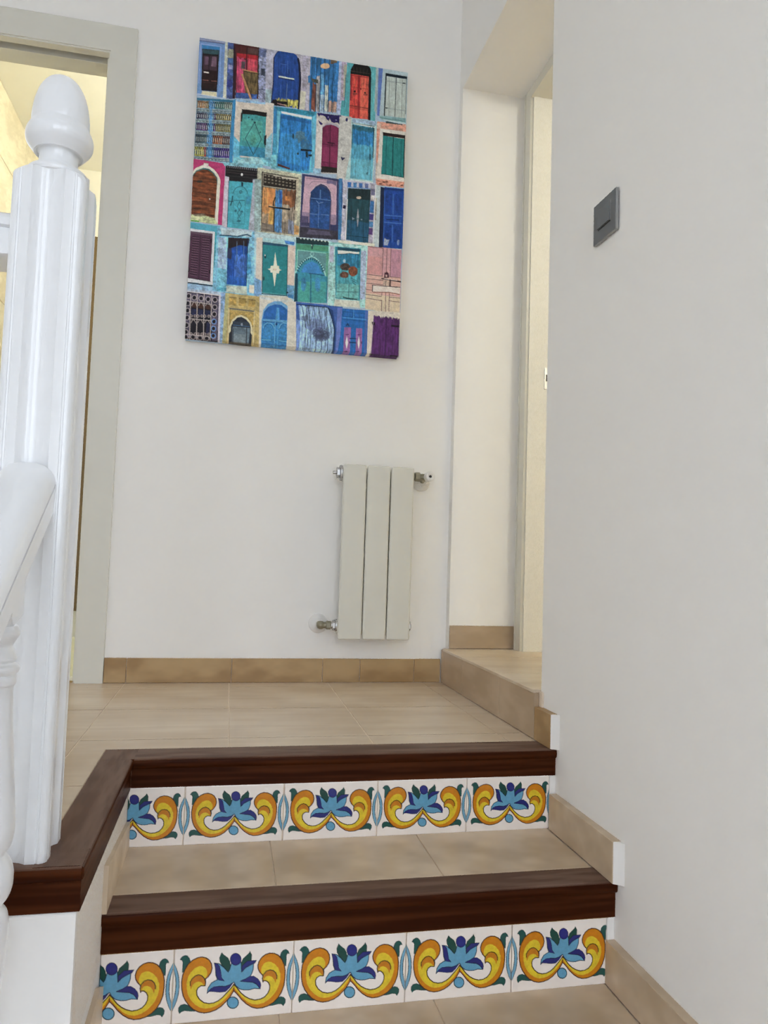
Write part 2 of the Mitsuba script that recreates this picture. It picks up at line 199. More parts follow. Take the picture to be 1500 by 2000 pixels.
PRINT = """
p b9bdb0 25 b 100 106,1,136,-1,139,194,113,193
p 6f8fc0 6 b 100 -1,-2,117,-2,118,192,-2,197
p 8f98b5 10 h 100 -1,-2,117,-2,114,9,0,12
l 3a4870 12 n 100 1,12,113,9
l 9ab0d4 12 n 100 7,22,6,155
l 8fb0dc 12 n 100 8,22,98,20,101,152
p 2f7fb5 8 b 100 11,25,94,23,92,40,14,41
p 20191d 8 v 100 14,38,92,33,90,176,19,179
p 33545c 25 b 100 20,39,89,36,88,49,19,53
p 43303c 10 v 100 21,60,85,55,85,108,23,113
p 6a5064 10 v 100 28,63,45,62,46,89,29,91
p 735a6c 14 v 100 61,59,82,58,81,92,58,93
p 2e1a1a 10 v 100 21,108,85,105,86,167,22,172
l 17100f 10 n 100 47,58,49,113
p d8d0cc 0 n 100 25,114,49,113,49,118,26,118
l a56a62 10 n 100 24,143,49,142
l a56a62 10 n 100 63,142,86,140
l 4a2c2a 8 n 100 24,151,85,148
p cfc9a8 8 b 100 23,180,90,177,90,194,19,194
p 6d94c0 6 b 100 -3,158,18,157,19,188,-2,190
p 6d90bd 6 b 100 91,154,119,154,116,191,91,193
l d8e0e4 12 n 100 -1,193,90,193
p 4a5f95 40 b 100 129,-1,162,-1,166,191,134,193
p a8a890 35 b 100 133,24,156,22,158,52,131,54
p 466a9a 15 b 100 132,55,157,54,157,70,133,72
p 8f93b8 20 b 100 136,78,155,77,156,92,137,92
p 35408c 30 b 100 133,128,158,127,158,153,134,154
p 331a28 15 v 100 155,1,168,1,174,190,162,190
p 50201f 18 v 100 163,2,277,-2,282,178,175,187
p a01828 18 v 100 171,33,270,30,270,45,172,49
p b04468 28 v 100 173,47,220,46,219,168,178,172
p c4485c 22 v 100 222,45,269,46,269,89,223,86
p 5a3f3c 15 v 100 221,8,269,6,269,26,222,27
l 2a1218 15 n 100 218,7,219,84
p 5a4a50 35 b 100 195,59,214,59,213,82,195,84
p 6b5a38 35 v 100 204,88,274,91,275,165,221,168
p 3f62a0 40 b 100 176,167,275,163,274,180,176,187
p b98a5c 15 v 100 195,101,206,102,252,184,241,182
l 3a2418 10 n 100 209,107,252,175
p b58858 12 h 100 197,84,274,88,274,93,204,88
l 2a1a12 13 n 100 210,91,280,92
l 30231f 20 n 100 272,0,279,170
p 8c93b0 45 b 100 274,0,313,0,316,192,281,184
p 3d4658 40 b 100 286,72,306,71,305,96,288,96
p 59658a 40 b 100 275,6,309,6,305,31,274,31
l 30384a 10 n 100 280,50,311,48
l 39415a 12 n 100 283,145,312,143
p a8a8b8 22 b 100 309,-3,366,-6,353,193,312,191
p 9ab0b8 22 b 100 312,141,347,139,343,192,312,192
p b0acb8 24 b 100 429,-5,522,-1,524,196,466,194
p c6c4b4 10 b 100 471,127,502,127,500,190,469,191
p a09cac 30 b 100 480,4,505,3,504,127,485,125
p 1f4a92 16 v 100 345,27,352,14,366,1,431,-1,451,6,464,22,471,95,469,189,341,192,346,111
l 141a38 40 n 100 459,18,466,37,473,91,469,189
l 16204a 18 n 100 345,27,347,118,341,191
l 173468 15 n 100 346,27,353,14,366,1
l 4a7ac0 9 n 100 378,45,410,45
l 4a7ac0 9 n 100 410,31,412,74
l 163a7c 8 n 100 376,42,407,42
l 163a7c 10 n 100 407,46,407,82
l 163a7c 8 n 100 381,49,380,83
l 102048 14 n 100 370,94,444,96
p cdd6d0 0 n 100 370,87,444,88,444,93,371,92
l 6f90b8 10 n 100 412,111,411,165
l 3f6db0 9 n 100 382,120,383,159
l 143468 8 n 100 409,106,409,165
p 1c1614 25 b 100 349,172,385,171,419,172,420,190,340,192
p 8d8a48 55 v 100 359,167,467,161,466,189,415,189,373,174
p c4bb58 40 v 100 419,165,467,163,465,187,422,187
l c8989c 14 n 100 371,183,410,186
p 1c1614 25 b 100 369,175,417,171,417,183,374,182
p 2a74ac 24 v 100 518,-1,661,0,652,184,521,193
p 5fa0cc 30 v 100 571,55,587,55,588,125,572,125
p 9c9a9c 30 v 100 551,63,566,63,569,189,553,189
p 8fa6b8 30 v 100 572,127,588,127,589,188,572,190
p a8b0a8 35 v 100 593,94,608,94,609,186,594,188
p 7a4a3c 30 v 100 533,93,551,94,551,191,530,191
p b09080 30 v 100 613,146,652,147,651,183,611,185
l 16384f 10 n 100 527,-1,530,196
l 16384f 10 n 100 549,-1,551,193
l 16384f 10 n 100 568,0,570,191
l 16384f 10 n 100 588,0,591,189
l 16384f 10 n 100 609,0,610,186
l 16384f 10 n 100 629,0,630,184
p d6b48c 10 b 100 612,24,610,29,604,33,595,36,585,37,576,36,569,34,567,30,569,25,575,21,584,18,594,17,603,17,609,20
p 4a5048 30 b 100 524,78,558,79,557,91,534,92
p 2f7ab0 0 n 100 509,71,521,67,522,94,512,95
p 6a5a48 25 b 100 614,-1,647,-1,647,8,615,17
p a49cc0 25 b 100 659,1,687,-1,681,181,654,184
l b8d0f0 15 n 100 659,1,656,180
p a9b6d4 25 b 100 657,-2,678,-2,674,189,654,188,653,175
p a79cae 35 b 100 669,-1,695,0,694,136,669,139
p a8a898 12 b 100 681,10,695,11,695,125,682,123
p 4aa0a8 12 v 100 697,-1,733,-2,717,39,716,193,671,189,675,138,691,136,694,49
l 2a6c7c 12 n 100 692,45,690,160
p 58aab0 12 v 100 799,-3,843,-1,843,193,817,194,814,34
p 9fb0b0 12 v 100 839,2,852,1,851,168,837,155
p 15120f 8 b 100 713,39,715,22,730,1,799,-1,810,7,816,22,815,39,714,40
l 4a443c 7 n 100 726,12,732,31
l 4a443c 7 n 100 743,12,747,32
l 4a443c 7 n 100 761,13,762,32
l 4a443c 7 n 100 779,13,778,32
l 4a443c 7 n 100 797,13,793,32
l 4a3c34 12 n 100 715,29,813,28
p c8443c 22 v 100 714,39,806,38,808,190,715,194
p d8604c 20 v 100 764,42,804,41,806,189,767,190
p 9a2028 15 v 100 750,40,763,40,765,191,757,189
p 8f1c2c 10 v 100 713,41,721,41,723,133,716,133
p 121012 0 n 100 804,35,817,37,819,193,808,192
l 801c20 12 n 100 716,44,801,43
l 7a2a22 25 n 70 719,151,805,152
l 8a3028 12 n 70 720,157,804,158
l a83028 10 n 100 722,85,803,83
l e88a60 10 n 70 773,50,774,176
l e88a60 12 n 70 737,54,735,80
p 1a0a0a 0 n 100 743,98,743,100,741,101,739,102,736,102,734,102,733,101,732,99,732,98,734,96,736,95,739,95,741,95,742,96
p 1a0a0a 0 n 100 793,97,793,99,791,100,790,101,788,101,786,101,784,100,784,98,784,97,785,95,787,95,789,94,791,95,793,96
p 7a3a34 20 b 70 752,105,751,107,747,109,742,111,737,111,731,111,728,110,727,108,728,107,731,105,736,103,742,103,747,103,750,104
p 7a3a34 20 b 70 803,103,802,105,799,106,794,108,789,108,784,108,781,107,780,106,781,104,784,102,789,101,794,100,798,101,802,101
p 6a1418 0 n 100 771,87,770,88,769,89,768,90,766,90,765,89,764,89,763,88,764,86,765,85,766,85,768,85,769,85,770,86
p 5a78b8 6 v 100 851,1,874,0,870,174,851,170
p a8bcc4 5 b 100 873,1,1000,-1,1003,180,863,176
p 122430 0 n 100 888,15,997,15,995,25,890,26
l 16262c 24 n 100 890,17,888,167
p b0bcb8 7 v 100 893,27,993,26,994,166,891,166
l 98a6a6 25 n 100 894,43,991,41
l 98a6a6 20 n 100 891,140,993,139
l 8a9690 8 n 100 907,28,910,165
l 303e42 13 n 100 941,27,940,166
l 7a8682 9 n 100 973,29,974,163
p 2a3a40 0 n 100 989,40,988,41,986,42,983,43,979,43,976,43,973,43,972,42,973,41,975,40,979,39,982,39,986,39,988,39
p 2a3a40 0 n 100 905,138,904,139,902,140,899,141,896,142,893,141,891,141,890,140,891,139,893,138,896,137,899,137,902,137,904,138
l 2a3a40 9 n 100 993,22,993,150
p 7fa8ac 12 h 100 864,170,995,165,995,186,880,185,863,178
l d8e4e0 12 n 100 883,183,994,184
l 4a7078 10 n 100 869,177,995,176
p d09a86 20 b 100 852,192,996,187,997,196,850,202
p 2f4248 0 n 100 897,186,981,189,980,194,897,194
p 6f8590 45 b 100 1,206,177,194,178,409,0,410
p 2a6f8c 12 b 100 1,206,173,195,174,203,2,213
p a87a48 20 b 100 4,216,12,215,13,238,5,239
p 1c2636 20 b 100 5,225,6,216,10,216,13,224,13,236,5,237
p a87a48 15 b 100 6,226,8,218,11,225,12,236,7,237
l d8dcd0 8 n 90 8,222,9,233
p a87a48 20 b 100 12,215,21,215,22,238,14,238
p 1c2636 20 b 100 13,225,15,216,19,215,21,224,22,235,14,236
p a87a48 15 b 100 15,225,17,217,20,224,20,235,15,236
l d8dcd0 8 n 90 17,222,18,233
p a87a48 20 b 100 21,215,30,214,31,237,22,238
p 1c2636 20 b 100 22,224,23,215,27,215,30,223,30,235,23,236
p a87a48 15 b 100 23,224,25,217,28,224,29,235,24,235
l d8dcd0 8 n 90 26,221,26,232
p b8884c 20 b 100 30,214,38,214,39,236,31,237
p 1c2636 20 b 100 30,224,32,215,36,214,39,223,39,234,31,235
p b8884c 15 b 100 32,224,34,216,37,223,38,234,33,235
l d8dcd0 8 n 90 34,221,35,232
p b8884c 20 b 100 38,214,47,213,48,236,40,236
p 1c2636 20 b 100 39,223,41,214,45,214,47,222,48,234,40,234
p b8884c 15 b 100 41,223,43,216,46,223,46,234,41,234
l d8dcd0 8 n 90 43,220,44,231
p 8a7a50 20 b 100 47,213,56,212,57,235,48,236
p 1c2636 20 b 100 48,222,49,213,53,213,56,221,57,233,49,234
p 8a7a50 15 b 100 49,223,51,215,54,222,55,233,50,234
l d8dcd0 8 n 90 52,220,52,231
p 4a90c0 20 b 100 56,213,64,212,65,235,57,235
p 1c2636 20 b 100 57,222,58,213,62,212,65,221,65,232,57,233
p 4a90c0 15 b 100 58,222,60,214,63,222,64,233,59,233
l d8dcd0 8 n 90 60,219,61,230
p 4a90c0 20 b 100 64,212,73,211,74,234,66,235
p 1c2636 20 b 100 65,221,67,212,71,212,73,220,74,232,66,233
p 4a90c0 15 b 100 67,222,69,214,72,221,72,232,68,233
l d8dcd0 8 n 90 69,218,70,229
p 4a90c0 20 b 100 73,211,82,211,83,234,74,234
p 1c2636 20 b 100 74,221,75,212,80,211,82,220,83,231,75,232
p 4a90c0 15 b 100 76,221,78,213,81,220,81,231,76,232
l d8dcd0 8 n 90 78,218,78,229
p 3f7a80 20 b 100 82,211,91,210,92,233,83,234
p 1c2636 20 b 100 83,220,84,211,88,211,91,219,91,231,83,232
p 3f7a80 15 b 100 84,220,86,213,89,220,90,231,85,231
l d8dcd0 8 n 90 87,217,87,228
p 4a8078 20 b 100 91,210,99,210,100,232,92,233
p 1c2636 20 b 100 91,219,93,211,97,210,100,218,100,230,92,231
p 4a8078 15 b 100 93,220,95,212,98,219,99,230,94,231
l d8dcd0 8 n 90 95,217,96,228
p 4a8078 20 b 100 99,210,108,209,109,232,101,232
p 1c2636 20 b 100 100,219,102,210,106,209,108,218,109,229,101,230
p 4a8078 15 b 100 102,219,104,211,107,219,107,230,103,230
l d8dcd0 8 n 90 104,216,105,227
p 4a8078 20 b 100 108,209,117,208,118,231,109,232
p 1c2636 20 b 100 109,218,111,209,115,209,117,217,118,229,110,230
p 4a8078 15 b 100 111,219,113,211,116,218,116,229,111,230
l d8dcd0 8 n 90 113,215,113,227
p 4a8078 20 b 100 117,208,126,208,127,231,118,231
p 1c2636 20 b 100 118,218,119,209,123,208,126,217,127,228,119,229
p 4a8078 15 b 100 119,218,121,210,124,217,125,229,120,229
l d8dcd0 8 n 90 122,215,122,226
p 8aa094 20 b 100 126,208,135,207,135,230,127,231
p 1c2636 20 b 100 127,217,128,208,132,208,135,216,135,228,127,229
p 8aa094 15 b 100 128,217,130,210,133,217,134,228,129,229
l d8dcd0 8 n 90 131,214,131,225
p 8aa094 20 b 100 135,207,143,207,144,230,136,230
p 1c2636 20 b 100 135,217,137,208,141,207,144,216,144,227,136,228
p 8aa094 15 b 100 137,217,139,209,142,216,143,227,138,228
l d8dcd0 8 n 90 139,214,140,225
p 8aa094 20 b 100 143,207,152,206,153,229,145,230
p 1c2636 20 b 100 144,216,146,207,150,206,153,215,153,227,145,228
p 8aa094 15 b 100 146,216,148,208,151,216,151,227,147,227
l d8dcd0 8 n 90 148,213,149,224
p 8aa094 20 b 100 152,206,161,205,162,228,153,229
p 1c2636 20 b 100 153,215,155,206,159,206,161,214,162,226,154,227
p 8aa094 15 b 100 155,216,157,208,160,215,160,226,155,227
l d8dcd0 8 n 90 157,213,157,224
l b4c0bc 10 n 80 2,243,159,233
l 3a4858 10 n 80 2,246,160,236
l a4b0a8 10 n 80 2,249,160,239
l 46566a 10 n 80 2,252,160,242
p 5a7068 0 n 85 7,247,6,248,5,249,4,247,5,246,6,246
p d0d4c8 0 n 85 15,247,14,248,12,248,11,247,12,246,14,245
p 5a7068 0 n 85 23,246,22,247,20,248,19,246,20,245,22,245
p d0d4c8 0 n 85 30,246,30,247,28,247,27,246,28,245,29,244
p 5a7068 0 n 85 38,245,37,246,35,247,34,245,35,244,37,244
p d0d4c8 0 n 85 46,245,45,246,43,246,42,245,43,244,45,243
p 5a7068 0 n 85 54,244,53,245,51,246,50,245,51,243,53,243
p d0d4c8 0 n 85 61,244,60,245,59,245,58,244,58,243,60,243
p 5a7068 0 n 85 69,243,68,244,66,245,65,244,66,242,68,242
p d0d4c8 0 n 85 77,243,76,244,74,244,73,243,74,242,76,242
p 5a7068 0 n 85 85,242,84,243,82,244,81,243,82,241,84,241
p d0d4c8 0 n 85 92,242,91,243,90,243,89,242,89,241,91,241
p 5a7068 0 n 85 100,241,99,242,97,243,96,242,97,240,99,240
p d0d4c8 0 n 85 108,241,107,242,105,242,104,241,105,240,107,240
p 5a7068 0 n 85 116,240,115,241,113,242,112,241,113,239,115,239
p d0d4c8 0 n 85 124,240,123,241,121,241,120,240,121,239,123,239
p 5a7068 0 n 85 131,239,130,240,129,241,128,240,129,238,130,238
p d0d4c8 0 n 85 139,239,138,240,136,240,135,239,136,238,138,238
p 5a7068 0 n 85 147,238,146,239,144,240,143,239,144,237,146,237
p d0d4c8 0 n 85 155,238,154,239,152,239,151,238,152,237,154,237
p 4a4868 20 b 100 3,256,12,255,13,275,4,276
p 1c2636 20 b 100 4,264,5,256,9,255,12,263,12,273,4,274
p 4a4868 15 b 100 5,264,8,257,10,263,11,273,6,274
l d8dcd0 8 n 90 8,261,8,271
p 4a4868 20 b 100 12,255,20,254,21,274,13,275
p 1c2636 20 b 100 12,263,14,255,18,255,21,262,21,272,13,273
p 4a4868 15 b 100 14,263,16,257,19,263,19,273,15,273
l d8dcd0 8 n 90 16,261,17,270
p 4a4868 20 b 100 20,254,29,254,30,274,21,275
p 1c2636 20 b 100 21,263,23,255,27,254,29,262,30,272,22,273
p 4a4868 15 b 100 23,263,25,256,28,262,28,272,23,273
l d8dcd0 8 n 90 25,260,25,270
p 60586c 20 b 100 29,254,38,253,38,273,30,274
p 1c2636 20 b 100 30,262,31,254,35,254,38,261,38,271,30,272
p 60586c 15 b 100 31,262,33,255,36,262,37,272,32,272
l d8dcd0 8 n 90 34,260,34,269
p 60586c 20 b 100 38,253,46,253,47,273,39,273
p 1c2636 20 b 100 38,262,40,254,44,253,47,261,47,271,39,272
p 60586c 15 b 100 40,262,42,255,45,261,45,271,41,272
l d8dcd0 8 n 90 42,259,43,269
p 6f7c8c 20 b 100 46,253,55,252,56,272,47,273
p 1c2636 20 b 100 47,261,49,253,53,253,55,260,56,270,48,271
p 6f7c8c 15 b 100 49,261,51,254,54,261,54,270,49,271
l d8dcd0 8 n 90 51,258,51,268
p 4a90c0 20 b 100 55,252,64,252,65,272,56,272
p 1c2636 20 b 100 56,260,57,252,61,252,64,259,64,270,56,271
p 4a90c0 15 b 100 57,261,60,254,62,260,63,270,58,270
l d8dcd0 8 n 90 60,258,60,268
p 4a90c0 20 b 100 64,252,72,251,73,271,65,272
p 1c2636 20 b 100 65,260,66,252,70,251,73,259,73,269,65,270
p 4a90c0 15 b 100 66,260,68,253,71,260,72,269,67,270
l d8dcd0 8 n 90 68,257,69,267
p 4a90c0 20 b 100 72,251,81,250,82,271,74,271
p 1c2636 20 b 100 73,259,75,251,79,251,81,258,82,269,74,270
p 4a90c0 15 b 100 75,260,77,253,80,259,80,269,75,269
l d8dcd0 8 n 90 77,257,78,267
p 5a4470 20 b 100 81,251,90,250,91,270,82,271
p 1c2636 20 b 100 82,259,84,251,88,250,90,258,91,268,83,269
p 5a4470 15 b 100 84,259,86,252,89,258,89,268,84,269
l d8dcd0 8 n 90 86,256,86,266
p 8a8048 20 b 100 90,250,99,249,99,270,91,270
p 1c2636 20 b 100 91,258,92,250,96,250,99,257,99,268,91,268
p 8a8048 15 b 100 92,259,94,252,97,258,98,268,93,268
l d8dcd0 8 n 90 95,256,95,265
p 8a8048 20 b 100 99,249,107,249,108,269,100,270
p 1c2636 20 b 100 99,258,101,250,105,249,108,257,108,267,100,268
p 8a8048 15 b 100 101,258,103,251,106,257,106,267,102,268
l d8dcd0 8 n 90 103,255,104,265
p 8a8048 20 b 100 107,249,116,248,117,269,109,269
p 1c2636 20 b 100 108,257,110,249,114,249,116,256,117,266,109,267
p 8a8048 15 b 100 110,257,112,250,115,257,115,267,110,267
l d8dcd0 8 n 90 112,255,113,264
p 8a8048 20 b 100 116,248,125,248,126,268,117,269
p 1c2636 20 b 100 117,257,119,249,123,248,125,256,126,266,118,267
p 8a8048 15 b 100 119,257,121,250,124,256,124,266,119,267
l d8dcd0 8 n 90 121,254,121,264
p a09050 20 b 100 125,248,134,247,135,267,126,268
p 1c2636 20 b 100 126,256,127,248,132,248,134,255,134,265,126,266
p a09050 15 b 100 127,256,130,249,132,256,133,266,128,266
l d8dcd0 8 n 90 130,253,130,263
p a09050 20 b 100 134,247,143,247,143,267,135,267
p 1c2636 20 b 100 135,255,136,247,140,247,143,254,143,265,135,266
p a09050 15 b 100 136,256,138,249,141,255,142,265,137,266
l d8dcd0 8 n 90 139,253,139,263
p a09050 20 b 100 143,247,151,246,152,266,144,267
p 1c2636 20 b 100 143,255,145,247,149,246,152,254,152,264,144,265
p a09050 15 b 100 145,255,147,248,150,255,150,264,146,265
l d8dcd0 8 n 90 147,252,148,262
p a09050 20 b 100 151,246,160,245,161,266,152,266
p 1c2636 20 b 100 152,254,154,246,158,246,161,253,161,264,153,265
p a09050 15 b 100 154,255,156,248,159,254,159,264,154,264
l d8dcd0 8 n 90 156,252,157,262
l b4c0bc 10 n 80 2,280,162,270
l 3a4858 10 n 80 2,283,162,273
l a4b0a8 10 n 80 2,286,162,276
l 46566a 10 n 80 2,289,162,279
p 5a7068 0 n 85 7,284,6,285,4,285,3,284,4,283,6,283
p d0d4c8 0 n 85 15,283,14,285,12,285,11,284,12,283,14,282
p 5a7068 0 n 85 22,283,22,284,20,284,19,283,20,282,21,282
p d0d4c8 0 n 85 30,282,29,284,27,284,26,283,27,282,29,281
p 5a7068 0 n 85 38,282,37,283,35,284,34,282,35,281,37,281
p d0d4c8 0 n 85 45,282,45,283,43,283,42,282,43,281,45,280
p 5a7068 0 n 85 53,281,52,282,51,283,50,281,50,280,52,280
p d0d4c8 0 n 85 61,281,60,282,58,282,57,281,58,280,60,280
p 5a7068 0 n 85 69,280,68,281,66,282,65,281,66,279,68,279
p d0d4c8 0 n 85 76,280,76,281,74,281,73,280,74,279,75,279
p 5a7068 0 n 85 84,279,83,280,82,281,81,280,81,278,83,278
p d0d4c8 0 n 85 92,279,91,280,89,280,88,279,89,278,91,278
p 5a7068 0 n 85 100,278,99,280,97,280,96,279,97,277,99,277
p d0d4c8 0 n 85 108,278,107,279,105,279,104,278,105,277,107,277
p 5a7068 0 n 85 115,277,114,279,113,279,112,278,113,276,114,276
p d0d4c8 0 n 85 123,277,122,278,120,278,119,277,120,276,122,276
p 5a7068 0 n 85 131,276,130,278,128,278,127,277,128,275,130,275
p d0d4c8 0 n 85 139,276,138,277,136,277,135,276,136,275,138,275
p 5a7068 0 n 85 147,275,146,277,144,277,143,276,144,275,146,274
p d0d4c8 0 n 85 154,275,154,276,152,276,151,275,152,274,153,274
p 5a4478 20 b 100 3,290,11,289,12,314,4,315
p 1c2636 20 b 100 3,300,5,290,9,290,12,299,12,312,4,313
p 5a4478 15 b 100 5,300,7,292,10,300,11,312,6,313
l d8dcd0 8 n 90 7,297,8,309
p 5a4478 20 b 100 11,289,20,289,21,314,13,314
p 1c2636 20 b 100 12,300,13,290,18,289,20,299,21,311,13,312
p 5a4478 15 b 100 14,300,16,291,19,299,19,312,14,312
l d8dcd0 8 n 90 16,296,17,309
p 5a4478 20 b 100 20,289,28,288,30,313,21,314
p 1c2636 20 b 100 21,299,22,289,26,289,29,298,29,311,22,312
p 5a4478 15 b 100 22,299,24,291,27,299,28,311,23,312
l d8dcd0 8 n 90 25,296,25,308
p 7a5488 20 b 100 28,288,37,288,38,313,30,313
p 1c2636 20 b 100 29,298,31,289,35,288,37,298,38,310,30,311
p 7a5488 15 b 100 31,299,33,290,36,298,36,311,32,311
l d8dcd0 8 n 90 33,295,34,308
p 7a5488 20 b 100 37,288,46,287,47,312,39,313
p 1c2636 20 b 100 38,298,39,288,44,288,46,297,47,310,39,311
p 7a5488 15 b 100 40,298,42,290,45,298,45,310,40,311
l d8dcd0 8 n 90 42,295,42,307
p 604a70 20 b 100 46,287,54,287,56,312,47,312
p 1c2636 20 b 100 47,297,48,288,52,287,55,296,55,309,47,310
p 604a70 15 b 100 48,298,50,289,53,297,54,309,49,310
l d8dcd0 8 n 90 51,294,51,307
p 4a90c0 20 b 100 54,287,63,286,64,311,56,312
p 1c2636 20 b 100 55,297,57,287,61,287,64,296,64,309,56,310
p 4a90c0 15 b 100 57,297,59,289,62,297,63,309,58,309
l d8dcd0 8 n 90 59,294,60,306
p 4a90c0 20 b 100 63,286,72,286,73,311,65,311
p 1c2636 20 b 100 64,296,66,287,70,286,72,295,73,308,65,309
p 4a90c0 15 b 100 66,297,68,288,71,296,71,308,66,309
l d8dcd0 8 n 90 68,293,69,306
p 4a90c0 20 b 100 72,286,81,285,82,310,73,311
p 1c2636 20 b 100 73,296,74,286,78,286,81,295,82,308,74,309
p 4a90c0 15 b 100 74,296,76,288,79,296,80,308,75,308
l d8dcd0 8 n 90 77,293,77,305
p 6a4480 20 b 100 81,285,89,284,90,310,82,310
p 1c2636 20 b 100 81,295,83,285,87,285,90,294,90,307,82,308
p 6a4480 15 b 100 83,296,85,287,88,295,89,307,84,308
l d8dcd0 8 n 90 85,292,86,304
p 8a8048 20 b 100 89,285,98,284,99,309,91,310
p 1c2636 20 b 100 90,295,92,285,96,284,98,294,99,307,91,308
p 8a8048 15 b 100 92,295,94,287,97,295,97,307,93,307
l d8dcd0 8 n 90 94,292,95,304
p 8a8048 20 b 100 98,284,107,283,108,309,99,309
p 1c2636 20 b 100 99,294,100,284,105,284,107,293,108,306,100,307
p 8a8048 15 b 100 101,295,103,286,106,294,106,306,101,307
l d8dcd0 8 n 90 103,291,103,303
p 8a8048 20 b 100 107,283,116,283,117,308,108,309
p 1c2636 20 b 100 108,294,109,284,113,283,116,293,117,306,109,307
p 8a8048 15 b 100 109,294,111,286,114,294,115,306,110,306
l d8dcd0 8 n 90 112,291,112,303
p 8a8048 20 b 100 116,283,124,282,125,308,117,308
p 1c2636 20 b 100 116,293,118,283,122,283,125,292,125,305,117,306
p 8a8048 15 b 100 118,294,120,285,123,293,124,305,119,306
l d8dcd0 8 n 90 120,290,121,302
p 8f8a50 20 b 100 124,282,133,282,134,307,126,308
p 1c2636 20 b 100 125,293,127,283,131,282,134,292,134,305,126,305
p 8f8a50 15 b 100 127,293,129,284,132,293,132,305,128,305
l d8dcd0 8 n 90 129,290,130,302
p 8f8a50 20 b 100 133,282,142,281,143,307,135,307
p 1c2636 20 b 100 134,292,136,282,140,282,142,291,143,304,135,305
p 8f8a50 15 b 100 136,293,138,284,141,292,141,304,136,305
l d8dcd0 8 n 90 138,289,139,301
p 8f8a50 20 b 100 142,281,151,281,152,306,143,307
p 1c2636 20 b 100 143,292,144,282,148,281,151,291,152,304,144,304
p 8f8a50 15 b 100 145,292,147,283,150,291,150,304,145,304
l d8dcd0 8 n 90 147,289,147,301
p 8f8a50 20 b 100 151,281,160,280,161,306,152,306
p 1c2636 20 b 100 152,291,153,281,157,281,160,290,161,303,152,304
p 8f8a50 15 b 100 153,292,155,283,158,291,159,303,154,304
l d8dcd0 8 n 90 156,288,156,300
l b4c0bc 10 n 80 2,319,164,310
l 3a4858 10 n 80 2,322,164,313
l a4b0a8 10 n 80 2,325,164,315
l 46566a 10 n 80 2,328,165,318
p 5a7068 0 n 85 7,323,6,324,5,325,4,324,4,322,6,322
p d0d4c8 0 n 85 15,323,14,324,12,324,11,323,12,322,14,322
p 5a7068 0 n 85 23,322,22,324,20,324,19,323,20,321,22,321
p d0d4c8 0 n 85 30,322,29,323,28,323,27,322,28,321,29,321
p 5a7068 0 n 85 38,321,37,323,35,323,34,322,35,321,37,320
p d0d4c8 0 n 85 46,321,45,322,43,322,42,321,43,320,45,320
p 5a7068 0 n 85 53,321,53,322,51,322,50,321,51,320,52,319
p d0d4c8 0 n 85 61,320,60,321,58,322,58,320,58,319,60,319
p 5a7068 0 n 85 69,320,68,321,66,321,65,320,66,319,68,319
p d0d4c8 0 n 85 77,319,76,320,74,321,73,320,74,318,76,318
p 5a7068 0 n 85 84,319,84,320,82,320,81,319,82,318,83,318
p d0d4c8 0 n 85 92,318,91,320,89,320,88,319,89,317,91,317
p 5a7068 0 n 85 100,318,99,319,97,319,96,318,97,317,99,317
p d0d4c8 0 n 85 108,317,107,319,105,319,104,318,105,316,107,316
p 5a7068 0 n 85 115,317,115,318,113,318,112,317,113,316,114,316
p d0d4c8 0 n 85 123,316,122,318,121,318,120,317,120,316,122,315
p 5a7068 0 n 85 131,316,130,317,128,318,127,316,128,315,130,315
p d0d4c8 0 n 85 139,316,138,317,136,317,135,316,136,315,138,314
p 5a7068 0 n 85 147,315,146,316,144,317,143,316,144,314,146,314
p d0d4c8 0 n 85 155,315,154,316,152,316,151,315,152,314,154,314
p 3a5058 20 b 100 2,329,11,329,12,356,4,357
p 1c2636 20 b 100 3,340,4,330,8,329,11,340,12,354,4,354
p 3a5058 15 b 100 5,341,6,332,9,340,10,354,5,354
l d8dcd0 8 n 90 7,337,7,350
p 3a5058 20 b 100 11,329,19,328,20,356,12,356
p 1c2636 20 b 100 12,340,13,329,17,329,20,339,20,353,12,354
p 3a5058 15 b 100 13,340,15,331,18,340,19,353,14,354
l d8dcd0 8 n 90 15,337,16,350
p 3a5058 20 b 100 19,328,28,328,29,355,21,356
p 1c2636 20 b 100 20,339,22,329,26,328,28,339,29,353,21,353
p 3a5058 15 b 100 22,340,24,331,27,339,27,353,23,353
l d8dcd0 8 n 90 24,336,25,349
p 46626a 20 b 100 28,328,36,327,38,355,29,355
p 1c2636 20 b 100 29,339,30,328,34,328,37,338,38,352,30,353
p 46626a 15 b 100 30,339,32,330,35,339,36,352,31,353
l d8dcd0 8 n 90 33,336,33,349
p 46626a 20 b 100 36,327,45,327,46,354,38,355
p 1c2636 20 b 100 37,338,39,328,43,327,46,338,46,352,38,352
p 46626a 15 b 100 39,339,41,330,44,338,45,352,40,352
l d8dcd0 8 n 90 41,335,42,348
p 5c7480 20 b 100 45,327,54,326,55,354,47,354
p 1c2636 20 b 100 46,338,47,327,52,327,54,337,55,351,47,352
p 5c7480 15 b 100 48,338,50,329,53,338,53,351,49,352
l d8dcd0 8 n 90 50,335,51,348
p 4a90c0 20 b 100 54,326,62,326,64,353,55,354
p 1c2636 20 b 100 55,337,56,327,60,326,63,337,64,351,56,351
p 4a90c0 15 b 100 56,338,58,329,61,337,62,351,57,351
l d8dcd0 8 n 90 59,334,59,348
p 4a90c0 20 b 100 63,326,71,325,72,353,64,353
p 1c2636 20 b 100 63,337,65,326,69,326,72,336,72,350,64,351
p 4a90c0 15 b 100 65,337,67,328,70,337,71,350,66,351
l d8dcd0 8 n 90 67,334,68,347
p 4a90c0 20 b 100 71,325,80,325,81,352,73,353
p 1c2636 20 b 100 72,336,74,326,78,325,80,336,81,350,73,350
